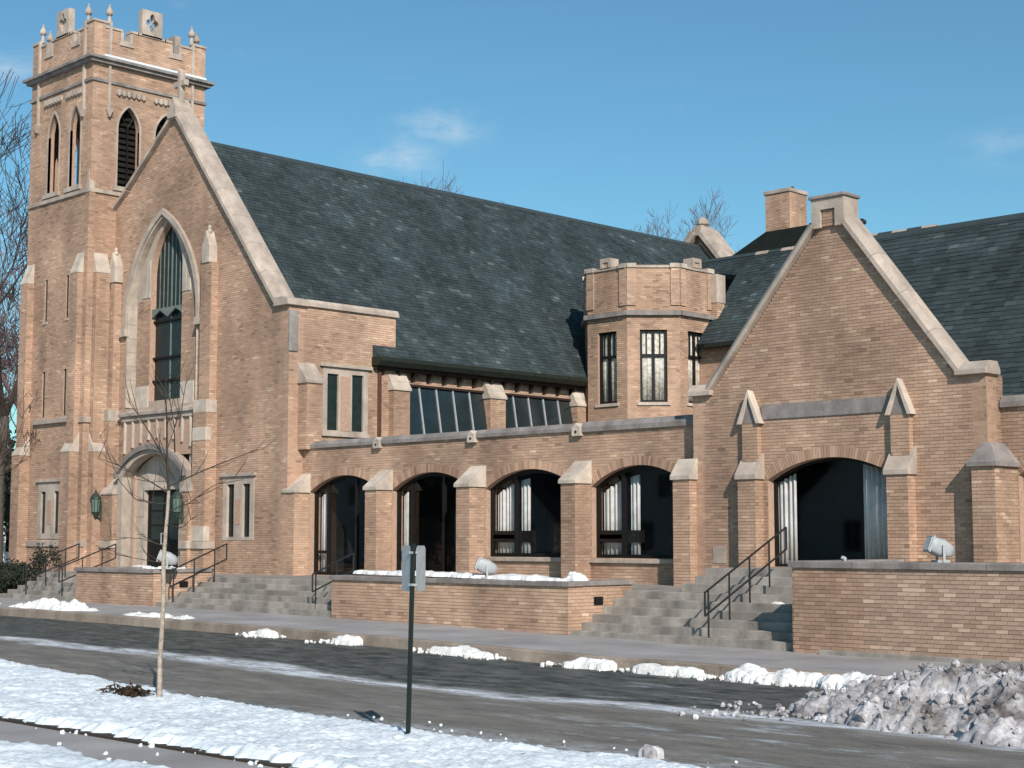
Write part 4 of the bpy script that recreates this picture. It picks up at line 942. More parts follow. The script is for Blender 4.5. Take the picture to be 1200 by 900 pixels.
# slim angle shaft between the corner buttresses
brick_box(tw, X1 - .18, X1 + .05, Y0 - .05, Y0 + .18, .8, 13.4, 'angle_shaft', 'fr')
MB().box(X1 - .24, X1 + .11, Y0 - .11, Y0 + .2, 5.72, 5.9).build('shaft_band', 'limestone', tw, bevel=.01)
MB().prism([(X1 - .2, Y0 - .07, 13.4), (X1 + .07, Y0 - .07, 13.4), (X1 - .06, Y0 - .03, 14.2)], (0, .2, 0)).build('shaft_cap', 'limestone', tw)

# ------------------------------------------------------------------ octagonal stair turret
tu = thing('stair_turret', 'octagonal brick turret with lace-curtained windows, rising between slate roof and gabled hall', 'turret', (-35.15, 42.1, 0))
S8 = 1.78; AP = S8 / 2 / math.tan(PI / 8); CX, CY = -35.15, 39.95 + AP
TZ0, TZ1, TZT = 4.2, 9.42, 11.05
for k in range(8):
    an = -PI / 2 + k * PI / 4; N = Vector((math.cos(an), math.sin(an), 0)); pl = Plane((CX + N.x * AP, CY + N.y * AP), (N.x, N.y)); h = S8 / 2
    vis = k in (0, 1, 2)
    win = rect(-.46, .46, 6.48, 8.95) if vis else None
    if k == 0: win = rect(-.42, .42, 6.48, 8.95)
    wall(tu, pl, rect(-h, h, TZ0, TZ1), [win] if vis else [], .3)
    # parapet: corner strips proud, panel recessed
    wall(tu, pl, rect(-h, h, TZ1 + .16, TZT), [], .3, name='parapet')
    for s in (-1, 1):
        a0, a1 = (s * h, s * (h - .30)); a0, a1 = min(a0, a1), max(a0, a1)
        o = plate(MB(), pl, rect(a0, a1, TZ1 + .35, TZT + .0), [], -.05, .0).build('corner_strip', 'mortar', tu)
        b = MB(); plb = Plane((CX + N.x * (AP + .052), CY + N.y * (AP + .052)), (N.x, N.y)); brick_mesh(b, plb, brick_list(rect(a0, a1, TZ1 + .35, TZT), [])); b.build('brick_facing', 'brick', o, tone=True, stuff=True)
        plate(MB(), pl, rect(a0 - .02 if s > 0 else a0, a1 + .02 if s < 0 else a1, TZT + .002, TZT + .15), [], -.10, .32).build('coping', 'pale_limestone', tu, bevel=.01)
    plate(MB(), pl, rect(-h + .31, h - .31, TZT + .002, TZT + .09), [], -.05, .32).build('coping', 'limestone', tu, bevel=.01)
    plate(MB(), pl, rect(-h - .03, h + .03, TZ1 + .0, TZ1 + .155), [], -.14, .3).build('string_course', 'grey_limestone', tu, bevel=.015)
    if k % 2 == 0:
        plate(MB(), pl, rect(-.24, .24, TZT + .09, TZT + .42), [rect(-.12, .12, TZT + .091, TZT + .28)], -.08, .34).build('merlon', 'limestone', tu, bevel=.012)
        plate(MB(), pl, rect(-.12, .12, TZT + .09, TZT + .28), [], -.03, .3).build('merlon_panel', 'brick_plain', tu)
    if vis:
        a, b_ = win[0][0], win[1][0]
        w = rect_window(tu, pl, a, b_, 6.48, 8.95, .08, (0,), (8.08,), fr=.085, bar=.045)
        for m in (a / 2, b_ / 2): plate(MB(), pl, rect(m - .016, m + .016, 8.12, 8.88), [], .09, .14).build('glazing_bar', 'bronze_frame', w)
        plate(MB(), pl, rect(a - .1, b_ + .1, 6.38, 6.478), [], -.06, .2).build('sill', 'pale_limestone', tu, bevel=.01)
        curtain(tu, pl, a + .06, b_ - .06, 6.55, 8.9, .165, 6, 'lace', amp=.012)
MB().prism([(CX + (AP / math.cos(PI / 8) - .1) * math.cos(PI / 8 + k * PI / 4), CY + (AP / math.cos(PI / 8) - .1) * math.sin(PI / 8 + k * PI / 4), 10.4) for k in range(8)], (0, 0, .1)).build('turret_roof', 'tar_roof', tu)
p = brick_box(tu, -33.0, -32.7, 42.9, 43.3, 4.5, 10.0, 'buttress')
MB().box(-33.02, -32.67, 42.87, 43.35, 10.0, 11.0).build('buttress_head', 'limestone', p, bevel=.03)

# cross range behind the turret with its own slate roof
cr_ = thing('cross_range', 'short slate-roofed brick range between the turret and the gabled hall', 'building', (-31, 42.4, 0))
wall(cr_, FR(42.45), rect(-34, -25, 4, 8.5), [rect(-31.9, -31.3, 7.2, 8.2)], .3)
plate(MB(), FR(42.6), rect(-31.9, -31.3, 7.2, 8.2), [], 0, .02).build('pane', 'leaded_glass', cr_)
d2 = Vector((0, -3.05, -3.5)); 
slates(cr_, (-41.5, 45.15, 12.0), (1, 0, 0), d2, (0, -3.5, 3.05), [(0, 0), (16, 0), (16, d2.length), (8.5, d2.length), (8.5, 1)], name='roof')
slates(cr_, (-25.5, 45.15, 12.0), (-1, 0, 0), Vector((0, 3.05, -3.5)), (0, 3.5, 3.05), [(0, 0), (14, 0), (14, 4), (0, 4)], name='roof', w=.6, ex=.45)
for k in range(20): MB().prism([(-36.5 + k * .55, 45.02, 11.93), (-36.5 + k * .55, 45.15, 12.06), (-36.5 + k * .55, 45.28, 11.93)], (.53, 0, 0)).build('ridge_tile', 'limestone' if k > 5 and k % 2 else 'slate_base', cr_)
MB().box(-32.6, -25.4, 42.02, 42.2, 8.36, 8.5).build('gutter', 'green_metal', cr_)
# small stone dormer ventilator low on this roof
MB().box(-33.35, -33.15, 42.6, 43.3, 9.2, 9.8).build('roof_vent', 'limestone', cr_)
# dark hipped roof further back and its chimney
br_ = thing('rear_roof', 'almost black hipped roof behind the cross range, under the brick chimney', 'roof', (-36, 52, 0))
m = MB(); m.add([(-40.6, 50.2, 11.8), (-33.4, 50.2, 11.8), (-33.4, 55, 11.8), (-40.6, 55, 11.8), (-37.14, 52, 14.36), (-33.8, 52, 14.36), (-33.8, 53.2, 14.36), (-37.14, 53.2, 14.36)],
      [(0, 1, 5, 4), (1, 2, 6, 5), (2, 3, 7, 6), (3, 0, 4, 7), (4, 5, 6, 7)]); m.build('roof_slope', 'tar_roof', br_)
wall(br_, FR(50.6), rect(-40, -33.6, 4, 11.85), [], .3, bricks=False)
cm_ = thing('chimney', 'square brick chimney with a thin stone cap above the near-black roof', 'chimney', (-37.9, 54.7, 0))
brick_box(cm_, -38.56, -37.32, 54, 55.25, 10, 16.4, 'stack', 'frlb')
MB().box(-38.62, -37.26, 53.94, 55.31, 16.4, 16.56).build('cap', 'limestone', cm_, bevel=.02)
MB().lathe(-38.1, 54.6, [(.09, 16.56), (.08, 16.72)], 8).lathe(-37.6, 54.6, [(.09, 16.56), (.08, 16.72)], 8).build('chimney_pot', 'iron', cm_)

# ------------------------------------------------------------------ lanterns and floodlights
def lantern(x, y, z, label):
    l = thing('wall_lantern', label, 'lantern', (x, y, z), 'wall lanterns flanking the church door')
    MB().lathe(x, y, [(.02, z - .42), (.05, z - .36), (.10, z - .24), (.14, z - .22)], 8).tube((x, y, z - .34), (x, y + .22, z - .45), .025).tube((x, y + .2, z - .5), (x, y + .2, z + .1), .035).build('bracket', 'copper_green', l)
    MB().lathe(x, y, [(.11, z - .22), (.15, z + .22)], 8).build('lamp_glass', 'lantern_glass', l)
    m = MB()
    for k in range(8):
        t = 2 * PI * k / 8; m.tube((x + .115 * math.cos(t), y + .115 * math.sin(t), z - .22), (x + .155 * math.cos(t), y + .155 * math.sin(t), z + .22), .012, n=4)
    m.build('cage', 'copper_green', l)
    MB().lathe(x, y, [(.19, z + .22), (.17, z + .27), (.09, z + .38), (.03, z + .42), (.03, z + .50)], 8).build('lantern_cap', 'copper_green', l)
lantern(-45.72, 26.76, 3.0, 'green metal lantern left of the church door, near the tower')
lantern(-40.95, 26.74, 2.95, 'green metal lantern right of the church door')
def flood(x, y, z, rz, label, tilt=.35, s=1.0):
    f = thing('floodlight', label, 'floodlight', (x, y, z), 'floodlights standing on the terrace walls')
    RM = Matrix.Translation((x, y, z)) @ Matrix.Rotation(rz, 4, 'Z')
    def put(mb, name, mt, sm=False, tl=True, bevel=0):
        Mx = RM @ (Matrix.Translation((0, 0, .20 * s)) @ Matrix.Rotation(tilt, 4, 'Y') if tl else Matrix.Identity(4))
        mb.v = [tuple(Mx @ Vector(p)) for p in mb.v]; return mb.build(name, mt, f, smooth=sm, bevel=bevel)
    b = MB(); b.box(-.09 * s, .09 * s, -.13 * s, .13 * s, 0, .03 * s); b.box(-.02, .02, -.15 * s, -.13 * s, 0, .24 * s); b.box(-.02, .02, .13 * s, .15 * s, 0, .24 * s); put(b, 'yoke', 'galvanised', tl=False)
    n = 14; v = []; prof = [(-.16, .125, .11), (-.10, .125, .12), (.0, .12, .13), (.12, .09, .10), (.19, .05, .06)]
    for xx, hy, hz in prof:
        for k in range(n):
            t = 2 * PI * k / n; c, q = math.cos(t), math.sin(t); e = .55
            v.append((xx * s, math.copysign(abs(c) ** e, c) * hy * s, math.copysign(abs(q) ** e, q) * hz * s))
    h = MB(); h.add(v, [(i * n + k, i * n + (k + 1) % n, (i + 1) * n + (k + 1) % n, (i + 1) * n + k) for i in range(4) for k in range(n)] + [tuple(range(4 * n, 5 * n))]); put(h, 'housing', 'galvanised', True)
    put(MB().box(-.185 * s, -.155 * s, -.13 * s, .13 * s, -.12 * s, .12 * s), 'bezel', 'galvanised', bevel=.01)
    put(MB().box(-.192 * s, -.18 * s, -.10 * s, .10 * s, -.095 * s, .095 * s), 'lens', 'lead_white')
    return f
flood(-13.05, 22.92, 1.56, R(50), 'grey floodlight on top of the tall right-hand terrace wall', s=1.15)
flood(-23.6, 22.98, 1.11, R(50), 'grey floodlight amid the snow on the middle terrace wall', s=1.2)
flood(-35.55, 22.98, 1.14, R(50), 'grey floodlight on the far-left terrace wall, in front of the church door', s=1.35)
flood(-14.85, 22.9, 1.56, R(60), 'tiny grey fixture on the tall wall, below the wide arched window', s=.24)

# ------------------------------------------------------------------ snow
def fbm(x, y, z=0, o=5, g=.5):
    a, f, s = 1, 1, 0
    for k in range(o): s += a * noise.noise(Vector((x * f, y * f, z + k * 7.3))); a *= g; f *= 2.03
    return s
ico = [(0, 0, 1), (.894, 0, .447), (.276, .851, .447), (-.724, .526, .447), (-.724, -.526, .447), (.276, -.851, .447), (.724, .526, -.447), (-.276, .851, -.447), (-.894, 0, -.447), (-.276, -.851, -.447), (.724, -.526, -.447), (0, 0, -1)]
icf = [(0, 1, 2), (0, 2, 3), (0, 3, 4), (0, 4, 5), (0, 5, 1), (1, 6, 2), (2, 7, 3), (3, 8, 4), (4, 9, 5), (5, 10, 1), (6, 7, 2), (7, 8, 3), (8, 9, 4), (9, 10, 5), (10, 6, 1), (6, 11, 7), (7, 11, 8), (8, 11, 9), (9, 11, 10), (10, 11, 6)]
def chunk(mb, x, y, z, s):
    q = [rnd.uniform(.7, 1.25) for _ in ico]; rr = Matrix.Rotation(rnd.random() * 6, 3, Vector((rnd.random(), rnd.random(), rnd.random() + .1)).normalized())
    mb.add([tuple(Vector((x, y, z)) + rr @ (Vector(p) * s * k)) for p, k in zip(ico, q)], icf)
def mound(name, label, cx, cy, lx, ly, h, z, seed, mt='kerb_snow', res=.028, rough=.5, grp=None, ang=0, cat='snow'):
    nx, ny = int(2 * lx / res), int(2 * ly / res); vs = []; ok = {}
    ca, sa = math.cos(ang), math.sin(ang)
    for j in range(ny + 1):
        for i in range(nx + 1):
            u = -1 + 2 * i / nx; v = -1 + 2 * j / ny
            x = u * lx; y = v * ly; X = cx + x * ca - y * sa; Y = cy + x * sa + y * ca
            r = math.sqrt(u * u + v * v) + .75 * fbm(X * 1.5, Y * 2.2, seed, 5, .6)
            e = max(0, 1.05 - r) * min(1, max(0, 1 - max(abs(u), abs(v))) * 4)
            lump = fbm(X * 3.0, Y * 3.0, seed + 5, 4, .5)
            zz = .62 * h * min(1, e * 1.3) ** .9 * (1 + .5 * lump) + .10 * h * fbm(X * 14, Y * 14, seed + 9, 2) * min(1, e * 4)
            e = e if zz > .012 else 0
            ok[(i, j)] = e > 0
            vs.append((X, Y, z + gz(X) + (zz if e > 0 else -.14 if z < 0 else -.05)))
    mb = MB(); mb.add(vs, [(j * (nx + 1) + i, j * (nx + 1) + i + 1, (j + 1) * (nx + 1) + i + 1, (j + 1) * (nx + 1) + i) for j in range(ny) for i in range(nx)
                           if ok[(i, j)] or ok[(i + 1, j)] or ok[(i + 1, j + 1)] or ok[(i, j + 1)]])
    o = mb.build(name, mt, smooth=True); tag(o, label, cat, grp)
    if z < 0 and name == 'snow_patch' and cy < 19.8:
        q = MB()
        for _ in range(int(70 * lx)):
            X = cx + rnd.uniform(-1.35, 1.35) * lx; Y = cy - abs(rnd.gauss(0, .22)) + .05
            chunk(q, X, Y, gz(X) - .17 + rnd.random() * .02, rnd.choice((.012, .018, .025, .035, .05)))
        q.build('snow_chunks', mt, o, stuff=True)
    return o
mound('snow_patch', 'jagged white snow ridge along the kerb below the broad steps', -13.35, 19.45, 1.55, .30, .22, -.12, 3)
mound('snow_patch', 'snow lump at the kerb next to the dirty snow heap', -11.75, 19.3, .8, .34, .24, -.12, 4)
mound('snow_patch', 'thin snow strip at the kerb left of the jagged ridge', -15.9, 19.45, .75, .16, .09, -.1, 8)
mound('snow_patch', 'small pointed snow pile at the kerb below the right end of the middle wall', -17.6, 19.5, .55, .22, .16, -.12, 5)
mound('snow_patch', 'low snow pile at the kerb right of the signpost', -20.6, 19.5, .85, .22, .14, -.12, 6)
mound('snow_patch', 'small snow pile at the kerb just left of the signpost', -24.0, 19.55, .5, .22, .14, -.12, 7)
mound('snow_patch', 'small snow pile at the kerb below the left end of the middle wall', -26.6, 19.6, .55, .2, .12, -.12, 11)
mound('snow_patch', 'long flat snow patch at the kerb right of the young tree', -31.6, 20.12, 1.7, .30, .14, -.015, 12)
mound('snow_patch', 'big white snow pile at the kerb left of the young tree', -36.6, 20.3, 1.9, .5, .36, -.03, 13)
mound('snow_patch', 'white snow pile at the kerb by the left edge', -41.3, 20.4, 1.2, .5, .30, -.04, 14)
mound('snow_on_coping', 'snow lying along the coping of the middle terrace wall', -24.6, 22.99, 3.6, .24, .085, 1.07 - .002, 21, res=.03)
mound('snow_on_coping', 'round snow lump at the right end of the middle wall coping', -21.42, 23.3, .24, .24, .19, 1.06 + .0, 22, res=.02, rough=.3)
mound('snow_on_terrace', 'snow left on the terrace beside the far-left handrails', -40.8, 25.9, 1.5, .55, .22, .80, 23)
mound('snow_on_step', 'tiny snow patch at the foot of the right handrail', -17.25, 24.3, .22, .12, .07, .72, 24, res=.02)
mound('snow_on_coping', 'snow wedge behind the hall parapet, right of the gable kneeler', -14.1, 28.72, .45, .22, .20, 4.60, 25, res=.03, rough=.2)
mound('snow_chunk', 'grey snow chunk on the road in front of the terrace steps', -10.05, 12.05, .13, .11, .09, -.13, 31, mt='dirty_snow', res=.012)
# the dirty heap ploughed up on the right: a rough height field with broken chunks
def heap_h(x, y):
    u = (x + 8.05) / 3.3; v = (y - 16.9) / 1.75
    r = math.sqrt(u * u + v * v) + .22 * fbm(x * .9, y * .9, 2)
    e = max(0, 1 - r)
    k = abs(fbm(x * 1.8, y * 1.8, 4, 6, .62)); c = abs(fbm(x * 5, y * 5, 8, 4, .6))
    return (.62 * min(1, e * 1.9) ** .75 * (1.0 - .5 * k) - .06 * c - .035 * abs(fbm(x * 11, y * 11, 12, 3, .6))) * (e > 0), e
vs = []; nx, ny = 260, 130; okk = []
for j in range(ny + 1):
    for i in range(nx + 1):
        x = -12.9 + 8.2 * i / nx; y = 14.9 + 4.5 * j / ny; h, e = heap_h(x, y); okk.append(e > 0)
        vs.append((x + .05 * noise.noise(Vector((x * 7, y * 7, 1))), y + .05 * noise.noise(Vector((x * 7, y * 7, 3))), -.13 + (h if e > 0 else -.06)))
mb = MB(); W_ = nx + 1
mb.add(vs, [(j * W_ + i, j * W_ + i + 1, (j + 1) * W_ + i + 1, (j + 1) * W_ + i) for j in range(ny) for i in range(nx) if okk[j * W_ + i] or okk[(j + 1) * W_ + i + 1]])
heap = mb.build('snow_heap', 'dirty_snow', smooth=True); tag(heap, 'big heap of dirty ploughed snow at the right edge of the road', 'snow')
cb = MB()
for _ in range(2200):
    x = rnd.uniform(-12.4, -5.2); y = rnd.uniform(15.2, 18.9); h, e = heap_h(x, y)
    if e <= 0 or h < .03: continue
    chunk(cb, x, y, -.13 + h, rnd.choice((.012, .018, .02, .025, .03, .04, .05, .08)) * rnd.uniform(.7, 1.2))
for _ in range(90): chunk(cb, rnd.gauss(-11.3, .6), rnd.gauss(15.7, .4), -.13, rnd.uniform(.012, .045))
cko = cb.build('snow_chunks', 'dirty_snow', heap, stuff=True)
# snow-covered verge on the near side with the path cut through, and the second verge
def verge(name, ylo, yhi, x0, x1, nx, ny, base, seed, hgt=.10):
    vs = []
    for j in range(ny + 1):
        for i in range(nx + 1):
            x = x0 + (x1 - x0) * i / nx; v = j / ny
            lo = ylo(x) + .14 * fbm(x * 1.7, 0, seed) + .10 * fbm(x * 6, 2, seed); hi = yhi(x) + .16 * fbm(x * 1.2, 5, seed) + .05 * fbm(x * 6, 4, seed)
            y = lo + (hi - lo) * v; d = min((y - lo) / .16, (hi - y) / .45, 1); d = max(0, d)
            z = base + gz(x) + hgt * d ** .5 * (1 + .35 * fbm(x * 1.1, y * 1.1, seed + 3) + .22 * fbm(x * 4, y * 4, seed + 7) ) + .030 * fbm(x * 13, y * 13, seed + 1, 3) * (d > .02) + .035 * max(0, 1 - (y - lo) / .8) * d * (.6 + fbm(x * 3, y * 3, seed + 9))
            vs.append((x, y, z if d > 0 else base + gz(x) - .05))
    mb = MB(); W = nx + 1; mb.add(vs, [(j * W + i, j * W + i + 1, (j + 1) * W + i + 1, (j + 1) * W + i) for j in range(ny) for i in range(nx)])
    return struct(mb.build(name, 'snow', smooth=True))
ylo1 = lambda x: 8.86; yhi1 = lambda x: 11.45 + max(0, (-13 - x)) * .085 if x > -26 else 12.5
verge('snow_verge', ylo1, yhi1, -27, -5, 560, 76, RZ + .0, 2)
verge('snow_verge', ylo1, yhi1, -110, -27, 300, 20, RZ + .0, 2)
verge('snow_verge', lambda x: 2.0, lambda x: 7.85 if x > -30 else 7.7, -22, -5, 360, 110, RZ + .02, 9, .13)
verge('snow_verge', lambda x: 2.0, lambda x: 7.85, -110, -22, 200, 20, RZ + .02, 9, .13)
struct(MB().box(-110, 20, 8.80, 11.25, RZ - .3, RZ + .045).build('soil_verge', 'soil'))
struct(MB().box(-110, 20, -8, 7.6, RZ - .3, RZ + .0).build('near_lawn', 'snow'))
# crumbs of snow along both edges of the path
pc = MB()
for _ in range(120):
    x = rnd.uniform(-20, -7); e = rnd.choice((8.8, 7.9)); y = e + rnd.gauss(0, .09) * (1 if rnd.random() < .8 else 3)
    chunk(pc, x, y, RZ + gz(x) + .03, rnd.uniform(.008, .035))
for _ in range(60):
    x = rnd.uniform(-22, -8); chunk(pc, x, 11.8 + rnd.gauss(0, .3), RZ + gz(x), rnd.uniform(.006, .022))
o = pc.build('snow_crumbs', 'snow'); o['kind'] = 'stuff'; o['label'] = 'crumbs of snow scattered along the path and verge edges'; o['category'] = 'snow'

# ------------------------------------------------------------------ signpost seen from behind
sg = thing('signpost', 'dark green signpost on the snowy verge with two grey sign backs', 'signpost', (-12.29, 10.85, -.1))
MB().prism([(-12.31, 10.83, -.15), (-12.268, 10.83, -.15), (-12.268, 10.86, -.15), (-12.31, 10.86, -.15)], (.10, -.03, 2.04)).build('post', 'green_post', sg)
vv = Vector((-.74, .67, 0)); rr_ = Vector((.67, .74, 0))
for sgn in (-1, 1):
    d = (vv * .93 + rr_ * sgn * .37).normalized(); nn = Vector((-d.y, d.x, 0))
    p = Vector((-12.20, 10.83, 0)) + rr_ * sgn * .022; m = MB()
    Wd = .27; z0, z1, c = 1.40, 1.87, .035
    out = [(0.02, z0 + c), (.02 + c, z0), (Wd - c, z0), (Wd, z0 + c), (Wd, z1 - c), (Wd - c, z1), (.02 + c, z1), (.02, z1 - c)]
    m.prism([tuple(p + d * a + Vector((0, 0, z))) for a, z in out], nn * .004); m.build('sign_plate', 'galvanised', sg)
for z in (1.47, 1.80): MB().box(-12.245, -12.175, 10.80, 10.86, z - .012, z + .012).build('bolt_clamp', 'galvanised', sg)

# ------------------------------------------------------------------ trees
def branchy(mb, p, d, L, r, depth, rg, n=5, seg=3, curl=.25, up=.12, split=(2, 4), shrink=.66, minr=.004, trunk=None, spread=.75):
    p = Vector(p); d = Vector(d).normalized(); r0 = r
    for k in range(seg):
        q = p + d * (L / seg); r1 = max(minr, r0 - (r * .42) / seg)
        (trunk if (trunk is not None and depth >= TOP) else mb).tube(p, q, r0, r1, n=n if r0 > .02 else 3, cap=False)
        if depth > 0 and k > 0 and rg.random() < .75:
            a = Vector((rg.uniform(-1, 1), rg.uniform(-1, 1), rg.uniform(-.2, .8))).normalized()
            branchy(mb, q, (d * .5 + a * spread), L * rg.uniform(.45, .7), r1 * .5, depth - 1, rg, n, seg, curl, up, split, shrink, minr, trunk, spread)
        p = q; r0 = r1
        d = (d + Vector((rg.uniform(-1, 1), rg.uniform(-1, 1), rg.uniform(-.6, 1))) * curl * .5 + Vector((0, 0, up))).normalized()
    if depth > 0:
        for _ in range(rg.randint(*split)):
            a = Vector((rg.uniform(-1, 1), rg.uniform(-1, 1), rg.uniform(-.3, 1))).normalized()
            branchy(mb, p, (d * .8 + a * spread), L * shrink * rg.uniform(.75, 1.15), r0 * .68, depth - 1, rg, n, seg, curl, up, split, shrink, minr, trunk, spread)
TOP = 5
def bare_tree(x, y, z, H, r, seed, label, depth=5, mt='bark', tw='twig', minr=.012, name='bare_tree', split=(2, 3), lean=(0, 0, 1), spread=.75, group=None):
    global TOP
    TOP = depth; rg = random.Random(seed); t = thing(name, label, 'tree', (x, y, z), group)
    tr = MB(); br = MB()
    branchy(br, (x, y, z - .2), lean, H * .36, r, depth, rg, 8, 3, .22, .1, split, .68, minr, tr, spread)
    tr.build('trunk', mt, t, smooth=True); o = br.build('crown', tw, t); return t
# the young street tree on the near verge
yt = thing('young_tree', 'slender young street tree with pale bark and bare twigs on the snowy verge', 'tree', (-17.28, 11.12, -.1))
K = lambda px, py, dy=0: Vector((-17.24 + (px - 197) * .0172, 11.12 + dy, 2.55 + (575 - py) * .0108 - (px - 197) * .0003))
tk = MB(); ch_ = [(191, 824, .050), (191.5, 800, .043), (191, 770, .04), (193, 735, .038), (194, 700, .036), (193, 660, .034), (195, 625, .030), (197, 598, .028), (198, 575, .026)]
for a, b in zip(ch_, ch_[1:]): tk.tube(K(a[0], a[1]), K(b[0], b[1]), a[2] * .8, b[2] * .8, n=9, cap=False)
tk.tube(K(191, 836), K(191, 824), .062, .05, n=9)
tk.build('trunk', 'pale_bark', yt, smooth=True)
limbs = [[(198, 575, .022), (201, 555, .018), (205, 530, .015), (210, 500, .012), (214, 470, .008), (219, 445, .004)],
         [(201, 555, .014), (193, 530, .011), (184, 505, .009), (177, 485, .006), (166, 462, .003)],
         [(198, 570, .013), (216, 556, .010), (232, 543, .008), (252, 530, .003)],
         [(198, 578, .012), (182, 566, .010), (168, 556, .008), (150, 545, .006), (128, 536, .003)],
         [(197, 590, .010), (180, 590, .008), (163, 585, .006), (148, 565, .005), (124, 508, .002)],
         [(205, 530, .010), (222, 500, .008), (236, 468, .003)], [(210, 500, .008), (199, 470, .006), (188, 430, .002)],
         [(197, 600, .008), (212, 590, .007), (228, 570, .005), (246, 556, .002)], [(193, 640, .007), (175, 632, .005), (140, 630, .002)],
         [(195, 615, .007), (216, 618, .005), (236, 600, .002)], [(193, 660, .006), (170, 655, .004), (135, 640, .002)]]
rg = random.Random(3)
for L in limbs:
    m = MB(); dy = rg.uniform(-.6, .6); n = len(L); pts = []
    for i, (a, b, r) in enumerate(L): pts.append((K(a, b, dy * (i / (n - 1)) ** 1.1) - Vector((0, 0, 0)), r))
    # keep the limb where it stands while spreading it in depth
    for (p, r), (q, s) in zip(pts, pts[1:]): m.tube(p, q, r, s, n=5, cap=False)
    for i in range(1, n):
        for _ in range(2):
            p = pts[i][0].lerp(pts[i - 1][0], rg.random()); d = (pts[i][0] - pts[i - 1][0]).normalized() + Vector((rg.uniform(-1, 1), rg.uniform(-1, 1), rg.uniform(-.3, .9)))
            q = p + d.normalized() * rg.uniform(.12, .38); w = q + (d + Vector((0, 0, .6))).normalized() * rg.uniform(.08, .25)
            m.tube(p, q, .006, .004, n=3, cap=False); m.tube(q, w, .004, .002, n=3, cap=False)
    m.build('branch', 'twig', yt)
# twig heap at its foot
lt_ = MB(); rg = random.Random(5)
for _ in range(120):
    p = Vector((-17.85 + rg.gauss(0, .20), 10.98 + rg.gauss(0, .08), -.03 + abs(rg.gauss(0, .04)))); d = Vector((rg.gauss(0, 1), rg.gauss(0, .4), rg.gauss(0, .25))).normalized() * rg.uniform(.04, .15)
    lt_.tube(p, p + d, .012, .006, n=3)
for _ in range(200):
    p = Vector((-17.75 + rg.gauss(0, .13), 10.96 + rg.gauss(0, .06), -.03 + abs(rg.gauss(0, .03)))); a = Vector((rg.gauss(0, 1), rg.gauss(0, 1), rg.gauss(0, .5))).normalized() * .04; b = a.orthogonal().normalized() * .03
    lt_.add([p - a, p - b, p + a, p + b], [(0, 1, 2, 3)])
tag(lt_.build('leaf_heap', 'leaf_litter', stuff=True), 'small dark heap of twigs and leaves on the snow left of the young tree', 'leaves')

bare_tree(-63.2, 32.3, 0, 20.5, .32, 11, 'large bare tree standing at the left edge beside the bell tower', depth=5, minr=.013, split=(2, 4))
bare_tree(-51.2, 25.0, 0, 8.5, .15, 16, 'smaller bare tree with branches reaching across the foot of the tower', depth=5, minr=.008, lean=(.12, .06, 1), split=(2, 3))
bare_tree(-77, 41, 0, 20, .4, 23, 'tall bare tree further back at the left edge', depth=5, minr=.018, tw='far_twig', split=(2, 4))
bare_tree(-88, 46, 0, 17, .35, 29, 'distant bare tree at the left behind the white house', depth=5, minr=.02, tw='far_twig', split=(2, 4))
bare_tree(-68.1, 88, 0, 25.6, .4, 41, 'bare tree rising behind the church roof beside the brick chimney', depth=6, minr=.012, tw='far_twig', split=(2, 3))
bare_tree(-77, 95, 0, 25.5, .4, 44, 'smaller bare treetop behind the stone finial of the long roof', depth=5, minr=.014, tw='far_twig')
bare_tree(-100.9, 92, 0, 35.6, .5, 52, 'bare treetop showing over the middle of the long slate roof', depth=5, minr=.016, tw='far_twig', split=(2, 3))

def shrub(x, y, z, rx, ry, h, seed, label, n=2600, name='evergreen_shrub', grp=None, ls=1):
    t = thing(name, label, 'shrub', (x, y, z), grp); rg = random.Random(seed); m = MB(); st = MB()
    lobes = [(rg.uniform(-.7, .7), rg.uniform(-.7, .7), rg.uniform(.3, .85), rg.uniform(.3, .5)) for _ in range(12)]
    for _ in range(n):
        a = rg.choice(lobes); d = Vector((rg.gauss(0, 1), rg.gauss(0, 1), rg.gauss(0, 1))).normalized() * a[3] * rg.random() ** .35
        p = Vector((x + (a[0] + d.x) * rx, y + (a[1] + d.y) * ry, z + max(.03, (a[2] + d.z * .7)) * h))
        u = Vector((rg.gauss(0, 1), rg.gauss(0, 1), rg.gauss(0, 1))).normalized(); v = u.orthogonal().normalized(); s = rg.uniform(.03, .075) * ls
        m.add([p - u * s, p - v * s * .4, p + u * s, p + v * s * .4], [(0, 1, 2, 3)])
    for a in lobes:
        q = Vector((x + a[0] * rx, y + a[1] * ry, z + a[2] * h)); st.tube((x + a[0] * rx * .3, y, z), q, .03, .01, n=4)
        for _ in range(8): st.tube(q, q + Vector((rg.gauss(0, 1) * rx * .3, rg.gauss(0, 1) * ry * .3, rg.random() * h * .25)), .01, .004, n=3)
    st.build('stems', 'bark', t); m.build('foliage', 'evergreen', t); return t
shrub(-46.6, 24.2, .0, 1.25, .9, 1.1, 1, 'dark evergreen shrub left of the far-left steps', 5200)
shrub(-48.6, 24.6, .0, 1.3, .9, 1.25, 2, 'dark evergreen shrub at the very left edge of the picture', 5200)
shrub(-46.4, 25.4, .3, .5, .5, 1.45, 4, 'taller thin evergreen shrub sticking up against the tower foot', 700)
# evergreen mass behind on the left
for i, (x, y, h) in enumerate(((-74, 40, 7.0), (-80, 47, 8.5), (-68.5, 37.5, 5.2))):
    shrub(x, y, 0, 3.4, 3, h, 60 + i, ('broad dark evergreen behind the white house', 'tall dark evergreen far behind the white house', 'dark evergreen between the white house and the tower')[i], 5200, 'evergreen_tree', ls=3)
